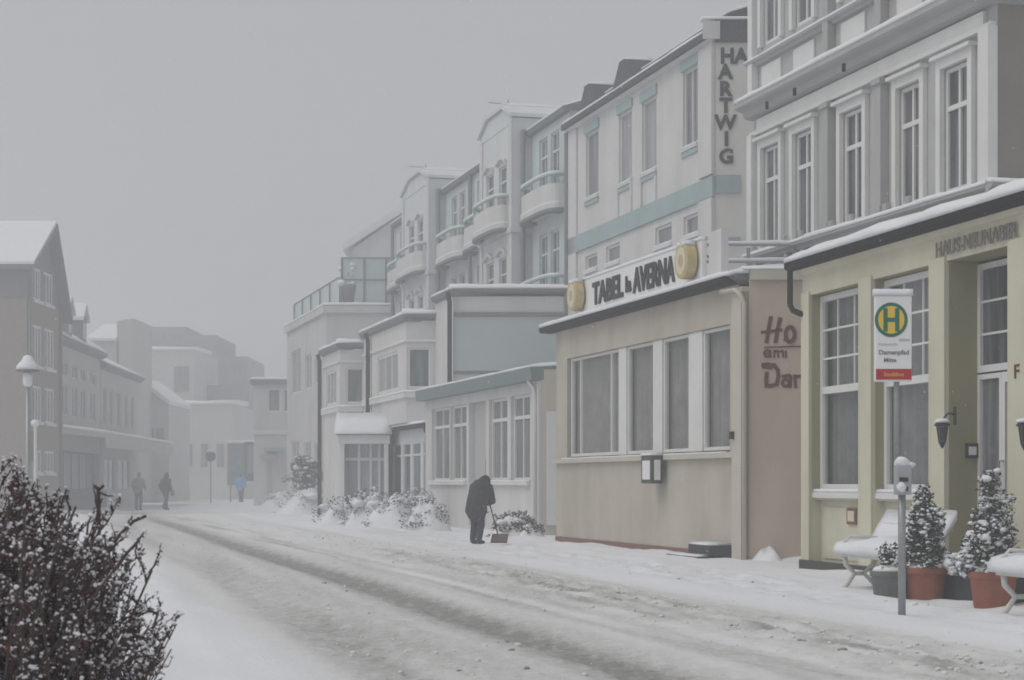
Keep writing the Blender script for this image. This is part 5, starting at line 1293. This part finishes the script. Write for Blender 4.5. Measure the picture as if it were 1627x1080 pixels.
def snow_shrub(px, py, rx, h, nl, ns, seed, label, big=.10, dark='leaf_brown'):
    p = gz(ground_at(px, py)); t = thing('snowy_shrub', p, label, 'shrub', 'snow-covered shrubs before the annex and bays')
    plant_mass(t, p, rx, rx * .8, h * 1.08, int(nl * 2.4), ns * 4, seed, dark, False, .08, (big * .15, big * .42))
    w = MB(); rr = random.Random(seed)
    w.mound(p, rx * .95, rx * .78, h * .86, seed)
    for i in range(3):
        a = rr.uniform(0, 6.28); d = rr.random() ** .5 * .6
        w.blob(p + Vector((rx * d * math.cos(a), rx * .8 * d * math.sin(a), h * (.82 - .55 * d * d))), (rx * .22, rx * .20, h * .13), .5, (10, 7), seed + i)
    w.build('snow_mound', 'snow', t, smooth=True)
snow_shrub(678, 846, .66, .72, 420, 60, 31, 'round snow-heaped shrub nearest the left corner of the white annex')
snow_shrub(622, 842, .95, .90, 300, 60, 32, 'wide low shrub under thick snow in front of the glazed porch')
snow_shrub(587, 839, .85, 1.0, 260, 50, 33, 'snow mound shrub just right of the canopy posts', .12)
snow_shrub(655, 840, 1.0, 1.0, 300, 60, 34, 'snowy shrub beneath the downpipe between porch and annex', .12)
snow_shrub(540, 835, .85, .75, 200, 60, 35, 'small snowy shrub at the foot of the canopy post', .10)
snow_shrub(490, 818, 1.4, 1.1, 380, 70, 36, 'spreading snow-dusted shrub below the far bay', .10)
snow_shrub(815, 857, .62, .50, 700, 50, 37, 'snow-covered shrub with dark lower leaves right of the bent person', .09)
snow_shrub(845, 860, .30, .32, 220, 30, 38, 'small snowy shrub at the corner of the beige restaurant', .06)
snow_shrub(452, 806, 1.3, .8, 160, 60, 39, 'low snow mound of shrub by the far white house', .12)
# loose dark evergreen shrub before the terrace house
p = gz(ground_at(486, 812)); p.y = 78; p.x = (486 - CX) / FOC * 78; p.z = 0
t = thing('evergreen_shrub', p, 'dark windblown evergreen bush in front of the terrace house', 'shrub')
plant_mass(t, p + Vector((0, 0, 1.0)), .95, .8, 1.4, 2200, 120, 41, 'leaf', False, .11, (.05, .10))
w = MB(); w.tube([p, p + Vector((.05, 0, 1.4))], [.09, .05], 8); w.build('trunk', 'bark', t)
p = fTc.P(fTc.s(552), -.9, T if False else 0); zq = fTc.z(552, 441)
t = thing('terrace_planter', Vector((p.x, p.y, zq - 1.1)), 'snow-topped potted shrub at the corner of the glass roof terrace', 'planter')
w = MB(); w.lathe(Vector((p.x, p.y, fTc.z(560, 497) + .3)), [(.35, 0), (.45, .9), (.47, .95)], 14); w.build('pot', 'slate_grey', t, smooth=True)
plant_mass(t, Vector((p.x, p.y, fTc.z(560, 497) + 1.2)), .45, .45, 1.3, 260, 60, 42, 'leaf', False, .12, (.08, .16))

# ------------------------------------------------------------------ rose hedge in the foreground
def rose_bush():
    rr = random.Random(5)
    base = Vector((-1.62, 5.2, 0)); t = thing('rose_bush', base, 'leafless dark rose bush flecked with snow and a few red hips in the foreground', 'bush')
    br, sn, hp, lf = MB(), MB(), [], MB()
    def top(x):    # crown outline: highest at the left, falling to the right
        u = (x + 1.36) / .42
        return 1.335 - .05 * max(0, u) - .72 * max(0, u) ** 2 + .03 * math.sin(x * 23)
    def twig(p, d, L, r, depth):
        n = 5; pts = [p]; q = p.copy(); dd = d.copy()
        for i in range(n):
            dd = (dd + Vector((rr.gauss(0, .16), rr.gauss(0, .16), rr.gauss(.05, .12)))).normalized(); q = q + dd * (L / n); pts.append(q.copy())
        br.tube(pts, [r * (1 - .55 * i / n) for i in range(n + 1)], 5)
        for i in range(1, n + 1):
            if rr.random() < .19:
                s = rr.uniform(.0020, .0048); a = pts[i] - pts[i - 1]
                sn.blob((pts[i] + pts[i - 1]) / 2 + Vector((0, 0, r + s * .3)), (s * rr.uniform(.8, 1.6), s * rr.uniform(.8, 1.4), s * .8), .4, (6, 4), i)
            if depth > 0 and rr.random() < .75:
                ax = Vector((rr.gauss(0, 1), rr.gauss(0, 1), rr.gauss(.3, .6))).normalized()
                twig(pts[i], (dd * .9 + ax * .75).normalized(), L * rr.uniform(.25, .45), r * .6, depth - 1)
            if rr.random() < .55:
                s = rr.uniform(.008, .016); a = Vector((rr.gauss(0, 1), rr.gauss(0, 1), rr.gauss(-.2, .7))).normalized(); b = a.cross(Vector((rr.gauss(0, 1), rr.gauss(0, 1), 1))).normalized()
                lf.add([pts[i], pts[i] + a * s * .5 + b * s * .3, pts[i] + a * s + Vector((0, 0, -.004)), pts[i] + a * s * .5 - b * s * .3], [(0, 1, 2), (0, 2, 3)])
        tip = pts[-1]
        if depth <= 1 and rr.random() < .32: hp.append((tip, rr.uniform(.0042, .0075)))
        if rr.random() < .30:
            s = rr.uniform(.0025, .0055); sn.blob(tip + Vector((0, 0, s * .4)), (s * 1.3, s * 1.2, s), .4, (6, 4), 3)
    for i in range(880):
        x = rr.uniform(-2.4, -1.22); y = rr.uniform(4.72, 6.0)
        if rr.random() < .40: x = rr.uniform(-1.5, -1.17)
        if rr.random() < .07: x = rr.uniform(-1.20, -1.08)
        k = y / 5.0
        x *= k
        H = (top(x / k + rr.uniform(0, .05)) ) * rr.uniform(.80, .99)
        d = Vector((rr.gauss(.20, .12), rr.gauss(0, .10), 1)).normalized()
        # one stem: base to tip with lean to the right
        p0 = Vector((x - d.x * H * .9, y, .0)); n = 7; pts = [p0]; dd = d.copy(); q = p0.copy(); L = H / d.z
        for j in range(n):
            dd = (dd + Vector((rr.gauss(0, .07), rr.gauss(0, .07), 0))).normalized(); q = q + dd * (L / n); pts.append(q.copy())
        r0 = rr.uniform(.0034, .0066)
        br.tube(pts, [r0 * (1 - .5 * j / n) for j in range(n + 1)], 6)
        for j in range(3, n + 1):
            for _ in range(3):
                if rr.random() < .72:
                    ax = Vector((rr.gauss(.15, 1), rr.gauss(0, 1), rr.gauss(.1, .5))).normalized()
                    twig(pts[j] - (pts[j] - pts[j - 1]) * rr.random(), (dd * .8 + ax * .8).normalized(), rr.uniform(.035, .10), r0 * .66, 1)
        if rr.random() < .4: hp.append((pts[-1], rr.uniform(.005, .008)))
    # long single shoots leaning out over the verge, as seen to the right of the crown
    def shoot(pxs, Y, r):
        pts = [at(a, b, Y + .05 * i) for i, (a, b) in enumerate(pxs)]
        r *= 1.25; br.tube(pts, [r * (1 - .4 * i / len(pts)) for i in range(len(pts))], 6)
        for i in range(1, len(pts)):
            d = (pts[i] - pts[i - 1]).normalized(); m = (pts[i] + pts[i - 1]) / 2
            if rr.random() < .7: twig(m, (d + Vector((rr.gauss(.2, .6), rr.gauss(0, .4), rr.gauss(.2, .5)))).normalized(), rr.uniform(.04, .09), r * .55, 0)
            s = rr.uniform(.004, .008); sn.blob(m + Vector((0, 0, r)), (s * 1.6, s, s * .8), .4, (6, 4), i)
        return pts
    for pxs, r in (([(60, 1080), (110, 990), (140, 930), (155, 880), (158, 840), (157, 790), (156, 775)], .0048), ([(90, 1080), (130, 940), (163, 885), (190, 850), (212, 828), (231, 820)], .0050), ([(150, 1000), (160, 945), (185, 930), (205, 893), (215, 888), (229, 872)], .0034), ([(160, 945), (180, 935), (196, 921), (208, 912)], .003),
                   ([(130, 1010), (150, 965), (178, 963), (189, 961)], .003), ([(155, 1080), (180, 1040), (196, 1020), (203, 1008)], .0052), ([(196, 1020), (215, 1028), (232, 1017), (247, 1012)], .003), ([(150, 1080), (168, 1062), (183, 1043), (205, 1040), (226, 1033)], .003),
                   ([(225, 1080), (228, 1070), (240, 1064), (252, 1060), (266, 1058)], .0028), ([(232, 1085), (228, 1068), (224, 1056)], .003), ([(120, 990), (148, 955), (165, 905), (167, 875), (166, 850)], .0036), ([(140, 930), (135, 880), (140, 830), (150, 812)], .003)):
        P = shoot(pxs, 4.9, r)
        if rr.random() < .6: hp.append((P[-1], .008))
    br.tube([at(156, 830, 4.85), at(157, 800, 4.85), at(156, 778, 4.85), at(150, 771, 4.85)], [.006, .0055, .005, .004], 6); br.tube([at(156, 780, 4.85), at(165, 771, 4.85)], .004, 6)
    hp.append((at(149, 770, 4.85), .0125)); hp.append((at(166, 770, 4.85), .0125)); hp.append((at(180, 886, 5.1), .010)); hp.append((at(188, 962, 5.1), .009))
    br.build('branches', 'bark', t, smooth=True)
    lf.build('withered_leaves', 'leaf_brown', t)
    sn.build('snow', 'snow', t, smooth=True, kind='stuff')
    rr.shuffle(hp)
    keep = hp[-4:] + hp[:70]
    # the largest hips as parts of their own, dark or red
    for i, (p, r) in enumerate(keep):
        w = MB(); w.blob(p, (r, r, r * 1.15), .12, (9, 7), i); w.build('rose_hip', 'hip' if (i > 3 and i % 3 == 0) or i == 2 else 'bark', t, smooth=True)
rose_bush()

# ------------------------------------------------------------------ people
def capsule(w, a, b, ra, rb, n=12):
    a, b = Vector(a), Vector(b); d = (b - a); L = d.length
    if L < 1e-6: d = Vector((0, 0, 1)); L = 1e-6
    d = d / L; pts, rad = [], []
    for t in (1, .85, .5): pts.append(a - d * ra * math.sin(t * math.pi / 2)); rad.append(max(.001, ra * math.cos(t * math.pi / 2)))
    pts.append(a); rad.append(ra); pts.append(b); rad.append(rb)
    for t in (.5, .85, 1): pts.append(b + d * rb * math.sin(t * math.pi / 2)); rad.append(max(.001, rb * math.cos(t * math.pi / 2)))
    w.tube(pts, rad, n)
def melt(w, name, m, parent, voxel):
    o = w.build(name, m, parent)
    md = o.modifiers.new('union', 'REMESH'); md.mode = 'VOXEL'; md.voxel_size = voxel; md.use_smooth_shade = True
    s = o.modifiers.new('soft', 'SMOOTH'); s.factor = .5; s.iterations = 3
    dg = bpy.context.evaluated_depsgraph_get(); me = bpy.data.meshes.new_from_object(o.evaluated_get(dg))
    o.modifiers.clear(); old = o.data; o.data = me; bpy.data.meshes.remove(old)
    if not me.materials: me.materials.append(M[m])
    me.polygons.foreach_set('use_smooth', [True] * len(me.polygons))
    return o
def person(p, yaw, J, label, coat, trousers, hat, voxel=.014, hem=.80, scale=1.0, hood=False, bulk=1.0):
    t = thing('person', p, label, 'person')
    c, s = math.cos(yaw), math.sin(yaw)
    def X(q): x, y, z = q; return p + Vector((x * c - y * s, x * s + y * c, z)) * scale
    K = {k: X(v) for k, v in J.items()}
    S = scale
    fwd = Vector((c, s, 0)); side = Vector((-s, c, 0))
    head = K['head']; hd = (K['face'] - head).normalized()
    up = (head - K['neck']).normalized()
    # body: one continuous surface
    w = MB(); cap = lambda a, b, ra, rb: capsule(w, a, b, ra * S, rb * S)
    cap(K['hip'], K['chest'], .13, .145); cap(K['chest'], K['neck'], .12, .06); cap(K['neck'], head, .052, .055)
    w.blob(head, (.085 * S, .085 * S, .11 * S), .0, (14, 10)); cap(head + hd * .03 * S - up * .06 * S, head + hd * .055 * S - up * .07 * S, .055, .045)
    cap(head + hd * .085 * S - up * .005 * S, head + hd * .105 * S - up * .025 * S, .012, .016)
    for q in (-1, 1):
        cap(head + side * .082 * q * S, head + side * .09 * q * S - up * .03 * S, .018, .014)
        a = 'L' if q > 0 else 'R'
        cap(K['sh' + a], K['el' + a], .050, .040); cap(K['el' + a], K['ha' + a], .040, .027); cap(K['chest'], K['sh' + a], .10, .055)
        cap(K['hip'] + side * .06 * q * S, K['th' + a], .10, .085); cap(K['th' + a], K['kn' + a], .085, .058); cap(K['kn' + a], K['an' + a], .058, .040); cap(K['an' + a], K['to' + a], .045, .035)
    # hands: palm, four bent fingers and a thumb, curled as if holding
    for q in (-1, 1):
        a = 'L' if q > 0 else 'R'; h = K['ha' + a]; d = (h - K['el' + a]).normalized(); e = K.get('grip', X((1, 0, 0)) - X((0, 0, 0))).normalized() if False else d.cross(side).normalized()
        if e.length < .5: e = fwd
        pc = h + d * .05 * S; capsule(w, h, pc, .028 * S, .036 * S)
        sp = d.cross(e).normalized()
        for k, (off, ln) in enumerate(((-.030, .062), (-.010, .070), (.010, .066), (.030, .052))):
            b0 = pc + sp * off * S + d * .03 * S; b1 = b0 + (d * .7 + e * .7).normalized() * ln * .55 * S; b2 = b1 + (d * .1 + e).normalized() * ln * .5 * S
            capsule(w, b0, b1, .0095 * S, .009 * S, 8); capsule(w, b1, b2, .009 * S, .008 * S, 8)
        tb = h + sp * -.03 * q * S + d * .02 * S; t1 = tb + (sp * -.6 * q + d * .6 + e * .4).normalized() * .045 * S; capsule(w, tb, t1, .012 * S, .010 * S, 8); capsule(w, t1, t1 + (d + e * .5).normalized() * .03 * S, .010 * S, .008 * S, 8)
    melt(w, 'body', 'skin', t, voxel * .8)
    # eyes and mouth
    w = MB()
    for q in (-1, 1): w.blob(head + hd * .083 * S + side * .032 * q * S + up * .005 * S, .011 * S, 0, (8, 6))
    w.build('eye', 'hair', t, smooth=True)
    w = MB(); capsule(w, head + hd * .098 * S - up * .075 * S + side * .02 * S, head + hd * .098 * S - up * .075 * S - side * .02 * S, .006 * S, .006 * S, 8); w.build('mouth', 'terracotta', t, smooth=True)
    # trousers and boots
    w = MB()
    for q in (-1, 1):
        a = 'L' if q > 0 else 'R'
        capsule(w, K['hip'] + side * .06 * q * S, K['th' + a], .13 * S, .105 * S); capsule(w, K['th' + a], K['kn' + a], .105 * S, .075 * S); capsule(w, K['kn' + a], K['an' + a] + (K['kn' + a] - K['an' + a]) * .12, .078 * S, .068 * S)
    melt(w, 'trousers', trousers, t, voxel)
    for q in (-1, 1):
        a = 'L' if q > 0 else 'R'; w = MB()
        capsule(w, K['an' + a] + (K['kn' + a] - K['an' + a]) * .2, K['an' + a], .062 * S, .062 * S); capsule(w, K['an' + a] - Vector((0, 0, .025)) * S, K['to' + a], .055 * S, .045 * S); melt(w, 'boot', 'coat_black', t, voxel)
    # coat
    w = MB(); hipl = K['hip'] + (K['hip'] - K['chest']).normalized() * .02
    hemp = (K['thL'] + K['thR']) / 2 * (1 - hem) + K['hip'] * hem
    B = S * bulk; capsule(w, hemp, K['hip'], .20 * B, .19 * B, 16); capsule(w, K['hip'], K['chest'], .185 * B, .20 * B, 16); capsule(w, K['chest'], K['neck'], .175 * B, .10 * B, 16)
    for q in (-1, 1):
        a = 'L' if q > 0 else 'R'
        capsule(w, K['hip'] + side * .05 * q * S, K['chest'] + side * .09 * q * S, .15 * S, .15 * S); capsule(w, K['chest'] + side * .08 * q * S, K['sh' + a], .12 * S, .085 * S)
        capsule(w, K['sh' + a], K['el' + a], .085 * S, .068 * S); capsule(w, K['el' + a], K['ha' + a] - (K['ha' + a] - K['el' + a]) * .05, .066 * S, .05 * S)
    melt(w, 'coat', coat, t, voxel)
    # hood or hat and hair
    w = MB()
    if hood:
        w.blob(head - hd * .022 * S + up * .012 * S, (.118 * S, .118 * S, .138 * S), .0, (14, 10)); capsule(w, head - hd * .06 * S - up * .05 * S, K['neck'] - hd * .03 * S, .10 * S, .11 * S)
        if hood == 'point': capsule(w, head + up * .08 * S, head + up * .19 * S, .075 * S, .02 * S)
        melt(w, 'hood', coat, t, voxel)
    else:
        w.blob(head - hd * .02 * S + up * .035 * S, (.10 * S, .10 * S, .10 * S), .05, (14, 10)); capsule(w, head - hd * .05 * S, head - hd * .06 * S - up * .07 * S, .075 * S, .05 * S); melt(w, 'hair', hat, t, voxel)
    return t, X

walk = dict(hip=(0, 0, .92), chest=(.03, 0, 1.27), neck=(.05, 0, 1.45), head=(.075, 0, 1.60), face=(.20, 0, 1.59), shL=(.03, .19, 1.38), shR=(.03, -.19, 1.38), elL=(-.10, .25, 1.12), haL=(.02, .24, .90), elR=(.08, -.25, 1.12), haR=(.24, -.22, .95),
            thL=(.03, .10, .86), thR=(-.03, -.10, .86), knL=(.16, .10, .50), knR=(-.06, -.10, .49), anL=(.20, .10, .09), anR=(-.30, -.10, .14), toL=(.36, .11, .04), toR=(-.16, -.11, .05))
p = gz(ground_at(220, 811))
person(p, R(75), dict(walk, anL=(.12, .16, .09), toL=(.28, .17, .04), knL=(.08, .14, .50), anR=(-.16, -.16, .09), toR=(-.0, -.17, .04), knR=(-.02, -.14, .49)), 'person in a pale grey coat and dark trousers walking away, left of the dark-coated walker', 'coat_grey', 'jeans', 'coat_grey', .018, .75, 1.02)
p = gz(ground_at(263, 811))
t, X = person(p, R(62), dict(walk, head=(.10, 0, 1.57), elR=(.02, -.24, 1.12), haR=(.08, -.25, .86)), 'person in a dark hooded coat walking away with a bag at the side', 'coat_black', 'jeans', 'hair', .018, .35, 1.0, hood='point')
w = MB(); w.blob(X((.10, -.32, .80)), (.10, .08, .16), .15, (12, 8)); b2_ = w.build('shoulder_bag', 'coat_grey', None, smooth=True); tag(b2_, 'small dark bag hanging at the side of the dark-coated walker', 'bag')
w = MB(); w.tube([X((.10, -.32, .95)), X((.05, -.28, 1.2)), X((.03, -.12, 1.46))], .012, 6); w.build('strap', 'coat_black', b2_)
p = gz(ground_at(383, 800))
person(p, R(85), dict(walk, knL=(.08, .09, .5), anL=(.08, .09, .09), toL=(.22, .1, .04), anR=(-.12, -.09, .10), toR=(.02, -.1, .05)), 'person in a light blue coat walking away beside the poster case', 'coat_blue', 'coat_black', 'hair', .02, .30, 1.02, hood=False)
# bent person clearing snow
bent = dict(hip=(-.02, 0, .80), chest=(.16, 0, 1.16), neck=(.27, 0, 1.31), head=(.37, 0, 1.33), face=(.46, 0, 1.24), shL=(.20, .20, 1.22), shR=(.20, -.20, 1.22), elL=(.30, .24, .90), haL=(.44, .07, .72), elR=(.28, -.24, .92), haR=(.38, -.07, .86),
            thL=(.0, .10, .74), thR=(-.02, -.10, .74), knL=(.10, .11, .44), knR=(.02, -.11, .44), anL=(.04, .12, .09), anR=(-.10, -.12, .09), toL=(.20, .13, .04), toR=(.06, -.13, .04))
p = gz(ground_at(757, 870))
t, X = person(p, R(60), bent, 'person in a dark coat bending forward over a snow shovel before the white annex', 'coat_black', 'jeans', 'hair', .012, -.3, .93, hood=True, bulk=1.22)
sv = thing('snow_shovel', X((.8, 0, .1)), 'snow shovel with a brown wooden blade held by the bent person', 'shovel')
w = MB(); w.tube([X((.36, -.10, .92)), X((.37, -.16, .70)), X((.36, -.34, .14))], .014, 8); w.build('handle', 'slate', sv, smooth=True)
a, b, c, d = X((.22, -.22, .03)), X((.30, -.58, .03)), X((.38, -.58, .22)), X((.30, -.22, .22))
w = MB(); n_ = (b - a).cross(d - a).normalized() * .012; w.hexa([a, b, c, d, a + n_, b + n_, c + n_, d + n_]); bl = w.build('blade', 'wood', sv)
w = MB(); q0 = a - Vector((0, 0, .02)); w.hexa([a - n_ * .5, b - n_ * .5, b + (c - b) * .12 - n_ * .5, a + (d - a) * .12 - n_ * .5, a + n_ * 1.5, b + n_ * 1.5, b + (c - b) * .12 + n_ * 1.5, a + (d - a) * .12 + n_ * 1.5]); w.build('blade_edge', 'dark_metal', bl)
# drifts against the walls
w = MB()
o = thing('snow_drift', fBs.P(.4, .2, 0), 'swept-up drift of snow in the corner between restaurant and yellow front', 'snow drift'); 
w.mound(fBs.P(.28, .02, -.02), .34, .75, .30, 3); w.mound(fBs.P(1.0, .1, -.02), 1.2, .8, .16, 5)
w.build('drift', 'snow', o, smooth=True)

# ------------------------------------------------------------------ falling snow
rf = random.Random(9); w = MB()
for i in range(1300):
    y = rf.uniform(9.0, 45); k = y / FOC
    p = Vector(((rf.uniform(-60, 1690) - CX) * k, y, EYE + (HZ - rf.uniform(-40, 1060)) * k))
    if p.z < .15: continue
    s = rf.uniform(.0022, .0042); b = len(w.v)
    w.add([p + Vector(q) * s for q in ((1, 0, 0), (-1, 0, 0), (0, 1, 0), (0, -1, 0), (0, 0, 1.3), (0, 0, -1.3))], [(0, 2, 4), (2, 1, 4), (1, 3, 4), (3, 0, 4), (2, 0, 5), (1, 2, 5), (3, 1, 5), (0, 3, 5)])
o = w.build('snowflakes', 'snow'); tag(o, 'fine snowflakes drifting down all through the air of the street', 'snow', kind='stuff')
